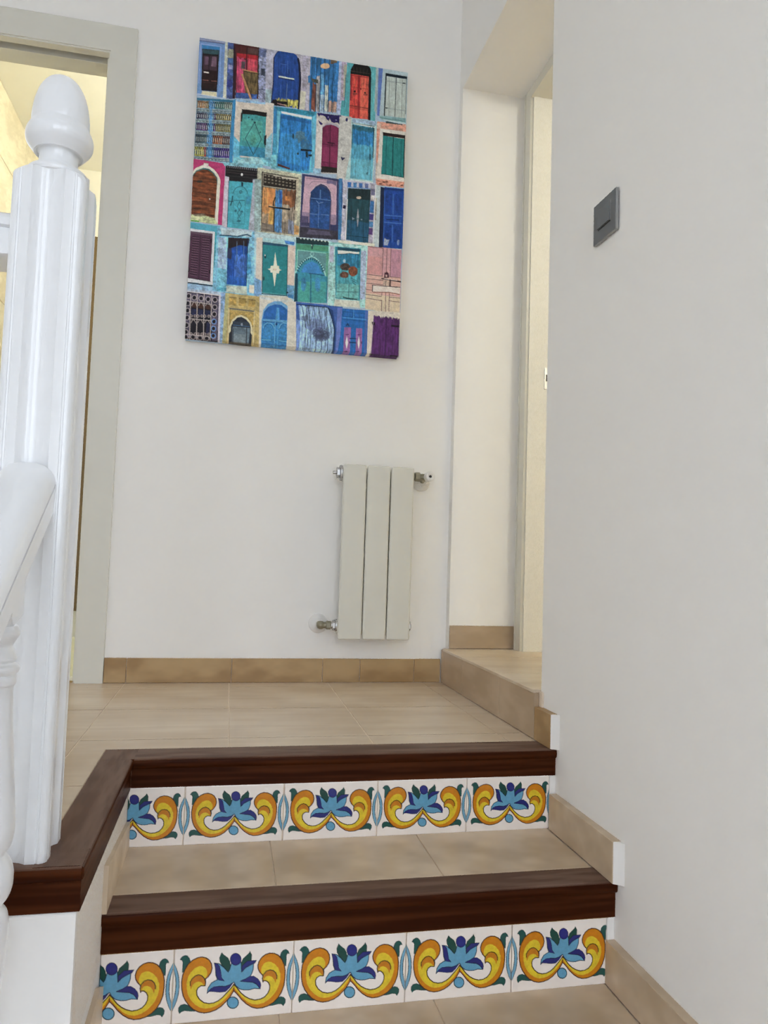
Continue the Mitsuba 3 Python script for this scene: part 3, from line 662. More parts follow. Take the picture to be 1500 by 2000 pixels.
p 4a90c0 15 b 100 74,337,76,328,79,336,79,350,75,350
l d8dcd0 8 n 90 76,333,77,347
p 8a5838 20 b 100 80,325,89,324,90,352,81,352
p 1c2636 20 b 100 81,336,82,325,86,325,89,335,90,349,82,350
p 8a5838 15 b 100 82,336,84,327,87,336,88,349,83,350
l d8dcd0 8 n 90 85,333,85,346
p a86438 20 b 100 89,324,97,324,99,351,90,352
p 1c2636 20 b 100 90,335,91,325,95,324,98,335,98,349,90,349
p a86438 15 b 100 91,336,93,327,96,335,97,349,92,349
l d8dcd0 8 n 90 94,332,94,346
p a86438 20 b 100 97,324,106,323,107,351,99,352
p 1c2636 20 b 100 98,335,100,324,104,324,107,334,107,348,99,349
p a86438 15 b 100 100,335,102,326,105,335,106,348,101,349
l d8dcd0 8 n 90 102,332,103,345
p a86438 20 b 100 106,323,115,323,116,350,108,351
p 1c2636 20 b 100 107,334,108,324,113,323,115,334,116,348,108,348
p a86438 15 b 100 109,335,111,325,114,334,114,348,110,348
l d8dcd0 8 n 90 111,331,112,345
p a86438 20 b 100 115,323,124,322,125,350,116,351
p 1c2636 20 b 100 116,334,117,323,121,323,124,333,125,347,117,348
p a86438 15 b 100 117,334,119,325,122,334,123,347,118,348
l d8dcd0 8 n 90 120,331,120,344
p 6a5048 20 b 100 124,322,132,322,134,349,125,350
p 1c2636 20 b 100 125,333,126,323,130,322,133,332,133,347,125,348
p 6a5048 15 b 100 126,334,128,324,131,333,132,347,127,347
l d8dcd0 8 n 90 129,330,129,344
p 6a5048 20 b 100 132,322,141,321,142,349,134,350
p 1c2636 20 b 100 133,333,135,322,139,322,142,332,142,346,134,347
p 6a5048 15 b 100 135,333,137,324,140,333,141,346,136,347
l d8dcd0 8 n 90 137,330,138,343
p 6a5048 20 b 100 141,321,150,320,151,348,143,349
p 1c2636 20 b 100 142,332,144,322,148,321,150,331,151,346,143,347
p 6a5048 15 b 100 144,333,146,323,149,332,149,346,145,346
l d8dcd0 8 n 90 146,329,147,343
p 6a5048 20 b 100 150,321,159,320,160,348,152,349
p 1c2636 20 b 100 151,332,152,321,157,321,159,331,160,345,152,346
p 6a5048 15 b 100 153,332,155,323,158,332,158,345,153,346
l d8dcd0 8 n 90 155,329,156,342
l b4c0bc 10 n 80 2,361,167,352
l 3a4858 10 n 80 2,364,167,355
l a4b0a8 10 n 80 2,367,167,357
l 46566a 10 n 80 2,370,167,360
p 5a7068 0 n 85 7,365,6,366,5,366,4,365,5,364,6,364
p d0d4c8 0 n 85 15,365,14,366,12,366,11,365,12,364,14,363
p 5a7068 0 n 85 23,364,22,365,20,366,19,365,20,363,22,363
p d0d4c8 0 n 85 30,364,30,365,28,365,27,364,28,363,29,363
p 5a7068 0 n 85 38,363,37,365,35,365,34,364,35,362,37,362
p d0d4c8 0 n 85 46,363,45,364,43,364,42,363,43,362,45,362
p 5a7068 0 n 85 53,362,53,364,51,364,50,363,51,362,52,361
p d0d4c8 0 n 85 61,362,60,363,58,364,58,362,58,361,60,361
p 5a7068 0 n 85 69,362,68,363,66,363,65,362,66,361,68,361
p d0d4c8 0 n 85 77,361,76,362,74,363,73,362,74,360,76,360
p 5a7068 0 n 85 84,361,84,362,82,362,81,361,82,360,83,360
p d0d4c8 0 n 85 92,360,91,362,89,362,88,361,89,359,91,359
p 5a7068 0 n 85 100,360,99,361,97,361,96,360,97,359,99,359
p d0d4c8 0 n 85 108,360,107,361,105,361,104,360,105,359,107,358
p 5a7068 0 n 85 115,359,115,360,113,361,112,359,113,358,114,358
p d0d4c8 0 n 85 123,359,122,360,121,360,120,359,120,358,122,358
p 5a7068 0 n 85 131,358,130,360,128,360,127,359,128,357,130,357
p d0d4c8 0 n 85 139,358,138,359,136,359,135,358,136,357,138,357
p 5a7068 0 n 85 147,357,146,359,144,359,143,358,144,356,146,356
p d0d4c8 0 n 85 154,357,154,358,152,358,151,357,152,356,153,356
p a8a840 20 b 100 1,370,10,370,11,401,3,401
p 1c2636 20 b 100 2,383,4,371,8,370,10,382,11,398,3,398
p a8a840 15 b 100 4,383,6,373,9,383,10,398,5,398
l d8dcd0 8 n 90 6,379,7,394
p a8a840 20 b 100 10,370,18,369,20,400,12,401
p 1c2636 20 b 100 11,382,12,370,16,370,19,381,20,397,12,398
p a8a840 15 b 100 13,383,14,372,18,382,18,397,14,398
l d8dcd0 8 n 90 15,379,16,394
p a8a840 20 b 100 19,369,27,369,29,400,20,400
p 1c2636 20 b 100 20,382,21,370,25,369,28,381,28,397,21,397
p a8a840 15 b 100 21,382,23,372,26,382,27,397,22,397
l d8dcd0 8 n 90 23,378,24,393
p c8b848 20 b 100 27,369,36,368,37,399,29,400
p 1c2636 20 b 100 28,381,29,369,34,369,36,380,37,396,29,397
p c8b848 15 b 100 30,382,32,371,35,381,35,396,31,397
l d8dcd0 8 n 90 32,378,33,393
p c8b848 20 b 100 36,368,44,368,46,399,38,399
p 1c2636 20 b 100 37,381,38,369,42,368,45,380,46,396,38,397
p c8b848 15 b 100 38,381,40,371,43,381,44,396,39,396
l d8dcd0 8 n 90 41,377,41,392
p c05048 20 b 100 44,368,53,367,55,398,46,399
p 1c2636 20 b 100 45,380,47,368,51,368,54,380,54,395,46,396
p c05048 15 b 100 47,381,49,371,52,380,53,395,48,396
l d8dcd0 8 n 90 49,377,50,392
p 4a90c0 20 b 100 53,367,62,367,63,398,55,398
p 1c2636 20 b 100 54,380,55,368,60,367,62,379,63,395,55,396
p 4a90c0 15 b 100 56,381,58,370,61,380,61,395,57,395
l d8dcd0 8 n 90 58,376,59,391
p 4a90c0 20 b 100 62,367,70,366,72,397,64,398
p 1c2636 20 b 100 63,379,64,367,68,367,71,379,72,394,64,395
p 4a90c0 15 b 100 64,380,66,370,69,380,70,394,65,395
l d8dcd0 8 n 90 67,376,67,391
p 4a90c0 20 b 100 71,366,79,366,81,397,72,398
p 1c2636 20 b 100 72,379,73,367,77,367,80,378,80,394,73,395
p 4a90c0 15 b 100 73,380,75,369,78,379,79,394,74,395
l d8dcd0 8 n 90 75,375,76,390
p 3f78a8 20 b 100 79,366,88,365,89,397,81,397
p 1c2636 20 b 100 80,379,82,366,86,366,88,378,89,393,81,394
p 3f78a8 15 b 100 82,379,84,369,87,379,88,394,83,394
l d8dcd0 8 n 90 84,375,85,390
p 483a8a 20 b 100 88,365,97,365,98,396,90,397
p 1c2636 20 b 100 89,378,90,366,94,366,97,377,98,393,90,394
p 483a8a 15 b 100 91,379,92,368,96,378,96,393,91,394
l d8dcd0 8 n 90 93,374,94,389
p 483a8a 20 b 100 97,365,105,364,107,396,98,396
p 1c2636 20 b 100 98,378,99,366,103,365,106,377,107,392,99,393
p 483a8a 15 b 100 99,378,101,368,104,378,105,393,100,393
l d8dcd0 8 n 90 102,374,102,389
p 483a8a 20 b 100 105,364,114,364,116,395,107,396
p 1c2636 20 b 100 106,377,108,365,112,365,115,376,115,392,107,393
p 483a8a 15 b 100 108,378,110,367,113,377,114,392,109,393
l d8dcd0 8 n 90 110,373,111,389
p 483a8a 20 b 100 114,364,123,363,124,395,116,395
p 1c2636 20 b 100 115,377,116,365,121,364,123,376,124,392,116,392
p 483a8a 15 b 100 117,377,119,367,122,377,122,392,118,392
l d8dcd0 8 n 90 119,373,120,388
p 5a3f90 20 b 100 123,364,132,363,133,394,125,395
p 1c2636 20 b 100 124,376,125,364,129,364,132,375,133,391,125,392
p 5a3f90 15 b 100 126,377,127,366,131,376,131,391,126,392
l d8dcd0 8 n 90 128,373,129,388
p 5a3f90 20 b 100 132,363,140,362,142,394,133,394
p 1c2636 20 b 100 133,376,134,364,138,363,141,375,142,391,134,391
p 5a3f90 15 b 100 134,376,136,366,139,376,140,391,135,391
l d8dcd0 8 n 90 137,372,137,387
p 5a3f90 20 b 100 140,363,149,362,151,393,142,394
p 1c2636 20 b 100 141,375,143,363,147,363,150,374,150,390,142,391
p 5a3f90 15 b 100 143,376,145,365,148,375,149,390,144,391
l d8dcd0 8 n 90 145,372,146,387
p 5a3f90 20 b 100 149,362,158,361,159,393,151,393
p 1c2636 20 b 100 150,375,152,363,156,362,159,374,159,390,151,391
p 5a3f90 15 b 100 152,375,154,365,157,375,158,390,153,390
l d8dcd0 8 n 90 154,371,155,386
l b4c0bc 10 n 80 2,405,169,396
l 3a4858 10 n 80 2,408,170,399
l a4b0a8 10 n 80 2,411,170,402
l 46566a 10 n 80 3,414,170,405
p 5a7068 0 n 85 7,409,7,411,5,411,4,410,5,408,6,408
p d0d4c8 0 n 85 15,409,14,410,12,410,11,409,12,408,14,408
p 5a7068 0 n 85 23,408,22,410,20,410,19,409,20,408,22,407
p d0d4c8 0 n 85 30,408,30,409,28,410,27,408,28,407,29,407
p 5a7068 0 n 85 38,408,37,409,35,409,34,408,35,407,37,407
p d0d4c8 0 n 85 46,407,45,409,43,409,42,408,43,406,45,406
p 5a7068 0 n 85 53,407,53,408,51,408,50,407,51,406,53,406
p d0d4c8 0 n 85 61,406,60,408,59,408,58,407,58,406,60,405
p 5a7068 0 n 85 69,406,68,407,66,408,65,406,66,405,68,405
p d0d4c8 0 n 85 77,406,76,407,74,407,73,406,74,405,76,405
p 5a7068 0 n 85 84,405,84,407,82,407,81,406,82,404,83,404
p d0d4c8 0 n 85 92,405,91,406,89,406,88,405,89,404,91,404
p 5a7068 0 n 85 100,405,99,406,97,406,96,405,97,404,99,403
p d0d4c8 0 n 85 108,404,107,405,105,406,104,405,105,403,107,403
p 5a7068 0 n 85 115,404,115,405,113,405,112,404,113,403,114,403
p d0d4c8 0 n 85 123,403,122,405,121,405,120,404,120,402,122,402
p 5a7068 0 n 85 131,403,130,404,128,404,127,403,128,402,130,402
p d0d4c8 0 n 85 139,403,138,404,136,404,135,403,136,402,138,401
p 5a7068 0 n 85 147,402,146,403,144,404,143,403,144,401,146,401
p d0d4c8 0 n 85 154,402,154,403,152,403,151,402,152,401,153,401
p 2f86b4 12 v 100 164,196,177,190,180,409,161,406,159,342
p 4a90c4 25 b 60 60,206,71,207,80,402,63,401
p c9c4bc 12 b 100 177,192,355,185,354,286,350,400,176,409
p 8fb4d4 25 b 100 180,189,314,187,315,194,179,198
p c9c0b4 10 b 100 185,199,348,192,349,297,321,300,316,225,208,222,201,272,202,320,179,321
p 5fb0cc 20 b 100 176,316,206,337,210,411,177,409
p 74b8c4 28 b 100 178,388,358,371,350,402,177,409
p 6ab4cc 25 b 70 322,316,353,286,350,397,320,377
p 3a9a9c 18 b 100 208,221,321,220,321,307,323,376,203,380,203,268
p 54aa9c 16 b 70 210,253,304,253,310,326,212,328
p 2884ac 22 b 80 206,346,321,342,323,376,203,380
p 201a18 20 v 100 207,221,323,220,322,236,270,234,209,238
p 18201e 0 n 100 204,233,212,236,210,264,203,264
p 1a2224 0 n 100 316,301,326,296,324,342,315,325
l 1d4a52 11 n 100 268,260,303,314,269,370,229,318,268,260
p 1f3f48 0 n 100 275,259,275,260,273,261,270,262,267,262,265,262,263,261,262,260,263,259,265,258,267,257,270,257,273,257,275,258
p 4f9c88 30 b 60 280,318,280,327,276,334,271,338,264,339,258,336,254,330,252,321,253,313,257,306,262,302,268,301,274,304,279,310
p 1d4448 0 n 100 243,246,243,247,242,248,241,249,239,249,238,248,237,248,236,247,237,246,238,245,239,244,240,244,242,244,243,245
p 1d4448 0 n 100 300,290,300,291,299,292,297,293,296,293,295,293,294,292,293,291,293,290,294,289,296,288,297,288,298,288,299,289
p 1d4448 0 n 100 260,251,259,252,259,253,257,254,256,254,255,253,254,253,253,252,253,251,254,250,256,249,257,249,258,249,259,250
p 9cc8d0 30 b 80 200,396,255,379,307,382,327,401,198,409
p 3f9cbc 22 b 100 353,194,559,192,557,317,534,408,442,412,353,408,357,303
p 1f86a0 25 b 100 358,196,550,192,545,207,373,207
p 5fb4d0 15 v 100 533,212,559,201,562,403,531,404
p 6fc0d4 12 v 100 372,208,385,210,385,353,378,353
p 2a7cae 15 v 100 356,201,369,203,371,287,356,289
p 1b7cbc 24 v 100 388,218,534,225,541,318,532,398,447,407,382,392,384,318
p 3a96c8 22 v 55 391,282,488,280,491,386,392,378
p 16609c 12 v 80 388,218,534,225,532,236,389,233
p d8e4e4 6 b 100 389,208,536,212,534,221,392,215
p 55707c 40 b 60 520,283,517,293,508,301,495,307,480,309,466,306,456,300,452,291,455,281,464,273,477,267,492,266,506,268,516,275
p 4a6470 40 b 45 541,310,539,318,532,326,521,331,509,332,498,329,491,323,488,315,490,307,497,299,507,294,519,293,530,295,538,301
p 1a3a48 0 n 100 455,287,455,291,454,295,452,297,450,297,449,295,447,292,446,288,447,284,448,280,449,278,451,278,453,280,454,283
p 10222c 0 n 100 488,327,543,325,542,331,489,334
p 143038 0 n 100 512,333,523,333,524,354,514,353
p 143038 0 n 100 526,343,544,341,541,349,526,348
p 12303c 0 n 100 481,345,481,347,480,348,478,349,476,350,474,349,472,348,472,346,472,344,473,342,475,341,477,341,479,341,481,343
p 70b8c4 30 b 100 351,363,379,360,377,406,353,407
p 54302c 20 b 100 383,388,441,398,441,403,383,397
p bdb8b4 14 b 100 558,194,727,190,728,392,557,405
p d0ccc8 10 b 100 562,241,587,240,590,402,561,403
p 8fb4cc 25 b 100 550,387,589,386,588,406,551,406
p 2a2060 25 b 100 561,194,676,191,677,201,657,204,602,203,562,200
p 2a2060 25 b 100 597,200,622,200,618,217,605,211
p 2a2060 25 b 100 617,201,657,200,653,218,630,219
p 2a2060 25 b 100 642,202,674,196,673,225,658,216,638,222
p 2a2060 25 b 100 662,212,679,214,668,224
p 2a2060 25 b 100 568,221,589,229,584,237,574,231
p 2a2060 25 b 100 560,195,577,194,568,207
p 8a80b8 0 n 100 656,209,656,210,655,211,653,212,652,212,650,211,649,211,648,210,649,209,650,208,651,208,653,207,655,208,656,208
p 8a80b8 0 n 100 673,202,673,203,672,204,670,204,669,204,667,204,666,203,665,203,666,202,667,201,668,200,670,200,672,200,673,201
p 8a80b8 0 n 100 618,203,618,204,617,204,616,205,614,205,612,205,611,204,611,204,611,203,612,202,614,201,615,201,617,201,618,202
p a8a0b0 8 b 100 586,242,603,228,630,221,658,225,675,236,672,243,587,253
p 7a2850 12 v 100 589,242,604,233,628,228,653,231,671,239,670,393,589,382
p 8f3560 8 v 100 598,309,624,308,624,360,595,359
p 8a305a 8 v 100 631,307,662,307,662,359,631,361
l 4a1430 13 n 100 626,232,629,378
l 3a1028 22 n 100 617,292,647,292
p 3a1028 0 n 100 640,298,640,300,639,302,638,303,636,303,635,302,634,301,633,299,634,297,635,295,636,294,637,294,639,294,640,296
l 5a1a3c 10 n 100 595,361,665,361
l 54183a 10 n 100 592,300,664,298
p 2c2420 25 h 100 591,376,669,375,668,393,588,398
p bcbcb8 14 b 100 668,196,730,194,734,411,665,416,667,305
p 2a2a58 0 n 100 691,337,691,339,690,340,688,341,686,341,684,341,683,340,682,338,683,337,684,336,686,335,688,335,690,335,691,336
p 2a2a58 0 n 100 700,338,700,340,699,341,697,342,695,342,693,341,692,340,691,339,692,338,693,336,695,336,697,335,699,336,700,337
p 2a2a58 0 n 100 683,339,701,338,689,348
p 2a2a60 0 n 100 709,202,709,205,707,207,705,209,702,209,700,208,698,206,697,203,698,201,699,198,702,197,704,196,707,197,709,199
p 2a2a60 0 n 100 676,193,676,194,675,195,674,195,672,195,671,195,670,194,669,194,670,193,670,192,672,191,673,191,675,191,676,192
p aacacc 12 b 100 726,194,855,192,842,411,705,417,730,298
p 9ab4cc 30 b 100 727,196,853,192,845,208,733,208
l 12303c 12 n 100 730,211,840,211
l dce4e4 22 n 100 771,213,841,215
l d0dcdc 12 n 100 738,212,766,212
p 4aa0bc 18 v 100 733,215,840,217,839,402,730,405
p 1f7aae 24 v 100 736,231,836,232,836,283,736,283
p 1d5a6c 25 v 85 733,215,840,217,839,236,735,231
p 6ab4c4 14 v 70 731,334,838,332,839,402,730,405
l 14404c 16 n 100 839,217,838,323
l 174c58 12 n 100 733,218,733,298
p 1d5064 30 b 70 831,320,831,325,829,329,827,331,824,331,821,330,819,326,818,321,819,317,820,313,823,310,826,310,828,312,830,315
p 2a6a7c 0 n 100 816,379,816,382,815,384,813,385,812,385,810,384,809,383,808,380,809,378,810,376,811,375,813,375,814,375,816,377
p d4e0dc 8 b 100 695,411,844,407,842,412,690,419
p d09a86 22 b 100 852,194,999,191,999,398,855,399
p c8bcb0 20 b 100 853,340,864,338,862,397,854,396
p d0ccc4 8 b 100 869,215,998,213,998,391,860,392
p d8c8bc 20 b 60 852,198,873,197,873,217,853,218
p 2a1a1a 0 n 100 882,227,996,226,995,238,885,239
p 0e8080 9 v 100 884,239,994,240,994,377,882,375
l 064048 16 n 100 936,239,936,376
l 0a6068 9 n 100 904,241,902,375
l 0a6068 10 n 100 977,242,978,375
l 1c1a1c 17 n 100 993,228,994,378
l 0a5058 10 n 100 882,374,993,375
p d8d0c8 8 b 100 858,381,997,378,996,392,859,392
p d09480 30 b 100 858,394,997,392,996,414,855,415
p 7a4838 20 b 100 906,400,905,402,903,403,900,404,896,404,893,404,891,403,890,402,891,401,893,400,896,399,900,399,903,399,905,399
p 7a4838 20 b 100 918,399,918,400,916,401,913,402,909,403,906,402,904,402,903,401,904,400,906,398,909,398,912,397,915,398,918,398
p 7a4838 20 b 100 888,409,887,410,885,411,882,412,879,412,876,412,873,411,873,410,873,409,875,408,878,407,882,407,885,407,887,408
p 7a4838 20 b 100 937,408,936,410,934,411,931,411,928,412,925,412,922,411,922,410,922,409,924,408,927,407,931,406,934,407,936,407
p 7a4838 20 b 100 994,404,993,405,991,406,988,407,985,407,982,407,979,406,979,405,979,404,981,403,985,402,988,402,991,402,993,403
p b83872 8 b 100 -2,411,144,413,143,620,-3,619
p d9d4c4 6 b 100 -3,455,12,441,45,427,67,428,94,438,113,453,125,471,121,620,-4,617
p 3f6c6a 15 b 100 0,465,15,449,46,437,71,438,94,449,111,466,111,488,1,482
p 7a4222 38 h 100 0,469,17,452,46,442,69,443,90,452,107,468,110,484,108,600,1,599
l 4a2818 7 n 60 -1,475,108,473
l 4a2818 7 n 60 -1,484,108,482
l 4a2818 7 n 60 -1,493,108,491
l 4a2818 7 n 60 -1,501,108,500
l 4a2818 7 n 60 -1,510,108,510
l 4a2818 7 n 60 0,519,108,519
l 4a2818 7 n 60 0,528,108,528
l 4a2818 7 n 60 0,536,107,537
l 4a2818 7 n 60 0,545,107,546
l 4a2818 7 n 60 0,554,107,556
l 4a2818 7 n 60 0,563,107,565
l 4a2818 7 n 60 0,572,107,574
l 4a2818 7 n 60 0,580,107,583
l 4a2818 7 n 60 0,589,107,592
l 4a2818 7 n 60 1,598,107,602
l a8744c 7 n 50 1,480,108,478
l a8744c 7 n 50 1,497,108,496
l a8744c 7 n 50 1,514,108,514
l a8744c 7 n 50 2,531,108,531
l a8744c 7 n 50 2,547,107,549
l a8744c 7 n 50 3,564,107,567
l a8744c 7 n 50 3,581,107,584
p 3a3028 15 b 100 45,483,44,485,41,487,35,489,29,489,24,489,20,488,18,486,20,484,23,482,29,480,35,480,40,480,44,481
p e8e0d0 0 n 100 84,538,83,539,83,540,81,541,80,541,79,541,78,540,78,539,78,537,79,537,80,536,81,536,82,536,83,537
p d8d0c8 10 b 100 45,421,68,419,66,437,48,438
l a0484c 10 n 100 47,420,67,420
p b8c090 35 b 100 0,597,56,593,108,601,123,619,-3,619
p 6a5c50 35 b 70 67,592,64,595,56,598,45,600,32,601,20,601,12,600,9,597,11,595,19,592,31,590,44,588,56,589,64,590
p 5a9440 30 b 100 2,615,39,615,37,620,2,620
p 4aa6bc 5 b 100 -4,622,133,625,132,649,-4,647
p 7ab0bc 30 b 100 129,411,315,398,316,416,143,423
p 1f1c1e 14 h 100 145,419,292,415,292,455,273,465,164,470,161,456,145,455
l 4a3a3c 10 n 100 148,441,291,439
l 46403c 10 n 100 147,434,290,430
l 3a3a38 12 n 100 162,452,292,449
l c4c8d8 9 n 75 150,417,154,424
l c4c8d8 9 n 75 159,417,163,424
l c4c8d8 9 n 75 167,417,171,424
l c4c8d8 9 n 75 176,417,180,424
l c4c8d8 9 n 75 185,417,189,424
l c4c8d8 9 n 75 194,416,198,424
l c4c8d8 9 n 75 203,416,207,424
l c4c8d8 9 n 75 211,416,215,424
l c4c8d8 9 n 75 220,416,224,423
l c4c8d8 9 n 75 229,416,233,423
l c4c8d8 9 n 75 238,416,242,423
l c4c8d8 9 n 75 247,416,251,423
l c4c8d8 9 n 75 256,416,260,423
l c4c8d8 9 n 75 265,415,269,423
l c4c8d8 9 n 75 274,415,278,423
l c4c8d8 9 n 75 283,415,286,423
p f0ece0 0 n 100 226,442,225,444,224,445,222,447,220,447,217,446,216,445,215,443,216,441,217,439,219,438,221,438,223,438,225,440
p c4bcc8 14 b 100 143,456,162,457,164,628,141,621
p aab0bc 22 b 100 272,453,314,452,319,623,261,625
p c8c0ac 20 b 100 292,413,313,414,313,461,293,456
p 7f8c94 40 b 100 293,470,314,468,318,623,292,624
p 3fa8b8 12 b 100 163,469,274,465,262,625,165,625
p 2f8cb0 20 b 60 246,513,265,511,264,538,245,540
l 14405a 10 n 100 163,469,165,624
l 1d5a68 10 n 100 185,510,186,503,190,497,196,491,203,487,212,484,220,483,229,484,237,487,243,492,248,497,250,504
l 2a7888 8 n 80 187,532,242,529,241,608,190,609,187,532
l 1d5a68 10 n 100 189,532,238,528
l 1f5c6c 10 n 100 215,534,206,551,226,573,211,591,219,601
l 1f5c6c 10 n 100 215,534,225,549,208,574,223,590
p 1f5c6c 0 n 80 205,566,205,568,203,570,201,571,198,571,196,570,194,569,194,567,194,565,196,564,198,563,200,562,203,563,204,564
p 1f5c6c 0 n 80 233,566,233,568,231,569,230,570,228,570,226,570,224,569,224,567,224,565,225,564,227,563,229,563,231,563,232,565
p 1f6070 0 n 70 227,598,226,600,223,601,219,603,214,603,210,603,207,602,206,600,207,599,210,597,214,596,218,596,223,596,226,597
p 0f2c38 0 n 100 219,468,229,468,228,482,221,481
p 1d4a58 0 n 80 226,501,225,503,223,505,220,506,217,507,215,506,212,504,212,502,212,500,214,498,217,497,220,496,223,497,225,499
p 3fa8b8 0 n 100 223,501,222,502,222,503,220,503,219,503,217,503,216,502,216,501,216,500,217,499,218,499,220,499,221,499,222,500
l 0f3440 18 n 100 183,519,182,531,176,550
l 0f3440 12 n 100 166,537,187,537
p b0b09a 32 b 100 291,412,498,411,502,629,288,628
p 92a8a8 30 b 100 280,451,311,451,318,625,288,626
p 7fb8c0 20 b 100 370,403,495,408,495,414,375,411
p 8f8878 20 v 100 311,424,484,428,477,624,320,624
l 231c18 13 n 100 313,425,484,429
l 2e2620 15 n 100 314,425,322,623
p c0b8a0 30 b 100 473,433,487,430,482,621,474,620
p c89c60 30 b 100 473,589,495,592,495,622,474,622
p 2e2620 15 b 100 320,430,474,435,473,470,322,470
p 9c9482 20 b 80 334,435,333,436,332,437,330,438,328,438,325,438,324,437,323,436,324,435,325,434,327,433,330,433,332,433,333,434
p 9c9482 20 b 80 350,435,350,436,349,438,346,438,344,438,342,438,341,437,340,436,340,435,342,434,344,433,346,433,348,433,350,434
p 9c9482 20 b 80 367,436,367,437,365,438,363,439,361,439,359,439,357,438,357,437,357,436,359,435,361,434,363,434,365,434,366,435
p 9c9482 20 b 80 384,436,383,438,382,439,380,439,378,440,375,439,374,438,373,437,374,436,375,435,377,434,380,434,382,435,383,435
p 9c9482 20 b 80 401,437,400,438,399,439,397,440,394,440,392,440,391,439,390,438,391,437,392,436,394,435,396,435,398,435,400,436
p 9c9482 20 b 80 417,437,417,439,416,440,413,440,411,441,409,440,407,440,407,438,407,437,409,436,411,435,413,435,415,436,417,436
p 9c9482 20 b 80 434,438,434,439,432,440,430,441,428,441,426,441,424,440,424,439,424,438,426,437,428,436,430,436,432,436,434,437
p 9c9482 20 b 80 451,438,451,440,449,441,447,441,445,442,443,441,441,441,441,439,441,438,442,437,445,437,447,436,449,437,451,437
p 9c9482 20 b 80 468,439,468,440,466,441,464,442,462,442,460,442,458,441,458,440,458,439,459,438,461,437,464,437,466,437,468,438
p 9c9482 20 b 80 334,446,334,447,333,448,330,448,328,449,326,448,325,448,324,447,324,445,326,444,328,444,330,443,332,444,334,444
p 9c9482 20 b 80 351,446,351,447,349,448,347,449,345,449,343,449,341,448,341,447,341,446,342,445,345,444,347,444,349,444,350,445
p 9c9482 20 b 80 368,447,367,448,366,449,364,450,361,450,359,449,358,449,357,448,358,446,359,445,361,445,363,444,366,445,367,446
p 9c9482 20 b 80 384,447,384,448,383,449,380,450,378,450,376,450,375,449,374,448,374,447,376,446,378,445,380,445,382,445,384,446
p 9c9482 20 b 80 401,448,401,449,399,450,397,451,395,451,393,451,391,450,391,449,391,447,393,446,395,446,397,446,399,446,401,447
p 9c9482 20 b 80 418,448,418,449,416,450,414,451,412,451,410,451,408,450,408,449,408,448,409,447,411,446,414,446,416,446,417,447
p 9c9482 20 b 80 435,449,434,450,433,451,431,452,429,452,426,452,425,451,424,450,425,449,426,448,428,447,431,447,433,447,434,448
p 9c9482 20 b 80 452,449,451,450,450,452,448,452,445,452,443,452,442,451,441,450,442,449,443,448,445,447,448,447,450,447,451,448
p 9c9482 20 b 80 469,450,468,451,467,452,465,453,462,453,460,453,459,452,458,451,459,450,460,449,462,448,464,448,467,448,468,449
p 9c9482 20 b 80 335,456,335,457,333,458,331,459,329,459,327,459,325,458,325,457,325,456,326,455,328,454,331,454,333,454,334,455
p 9c9482 20 b 80 352,457,351,458,350,459,348,460,345,460,343,460,342,459,341,458,342,457,343,456,345,455,347,455,350,455,351,456
p 9c9482 20 b 80 368,457,368,459,366,460,364,460,362,460,360,460,358,459,358,458,358,457,360,456,362,455,364,455,366,455,368,456
p 9c9482 20 b 80 385,458,385,459,383,460,381,461,379,461,377,461,375,460,375,459,375,458,376,457,378,456,381,456,383,456,384,457
p 9c9482 20 b 80 402,458,401,460,400,461,398,461,396,462,393,461,392,461,391,459,392,458,393,457,395,457,398,456,400,457,401,457
p 9c9482 20 b 80 419,459,418,460,417,461,415,462,412,462,410,462,409,461,408,460,409,459,410,458,412,457,414,457,417,457,418,458
p 9c9482 20 b 80 435,460,435,461,434,462,431,462,429,463,427,462,426,462,425,461,425,459,427,458,429,458,431,457,433,458,435,458
p 9c9482 20 b 80 452,460,452,461,450,462,448,463,446,463,444,463,442,462,442,461,442,460,444,459,446,458,448,458,450,458,452,459
p 9c9482 20 b 80 469,461,469,462,467,463,465,464,463,464,461,464,459,463,459,462,459,460,461,459,463,459,465,458,467,459,469,460
p d4ccbc 0 n 100 366,430,397,431,398,433,366,433
p d4ccbc 0 n 100 405,433,472,432,472,436,405,436
l b0a898 13 n 100 319,471,472,471
l 2e2620 8 n 100 319,474,472,475
p c88f54 26 v 100 319,476,379,477,376,598,322,594
p d08a48 18 v 100 338,478,376,478,369,529,343,529
p a89074 30 v 100 322,559,351,560,351,598,321,594
p d0a450 22 v 100 353,548,374,547,375,596,353,598
p 4a86b8 30 v 100 379,478,410,477,415,620,380,621
p 2a66ae 20 v 100 398,481,409,481,410,525,398,524
p 8a5a38 34 v 100 412,479,473,472,471,530,414,532
p b87a3c 30 b 100 425,496,449,495,447,511,426,511
p 94887a 36 v 100 413,530,471,532,472,622,415,620
p b8a890 30 v 100 415,525,444,527,442,583,415,582
p 7f7468 22 h 100 321,595,376,600,378,622,320,621
p 80889c 30 v 100 444,574,470,575,472,622,444,621
l 1a1a18 20 n 100 379,504,371,522,373,534
l 1c1814 18 n 100 375,539,380,621
l 3a1c18 16 n 100 474,472,470,537
l 1a1410 30 n 100 352,538,382,539,448,539
l c0a890 13 n 100 352,536,384,536
l 5a4a38 8 n 70 342,549,343,623
l 5a4a38 8 n 70 442,540,442,614
p 3a3f68 14 b 100 500,412,683,413,684,622,499,629
p c4a4b4 8 b 100 514,419,667,421,671,572,505,578
p 8c7a94 12 b 75 506,542,672,538,671,572,504,578
l 8a6c80 13 n 100 520,425,616,423
l 9a7c90 13 n 100 536,445,550,434,616,430
p 55527a 20 b 70 618,422,666,421,664,438,644,432,619,435
p d0bcc8 6 b 100 539,496,542,474,556,455,575,441,594,435,619,440,640,458,647,489
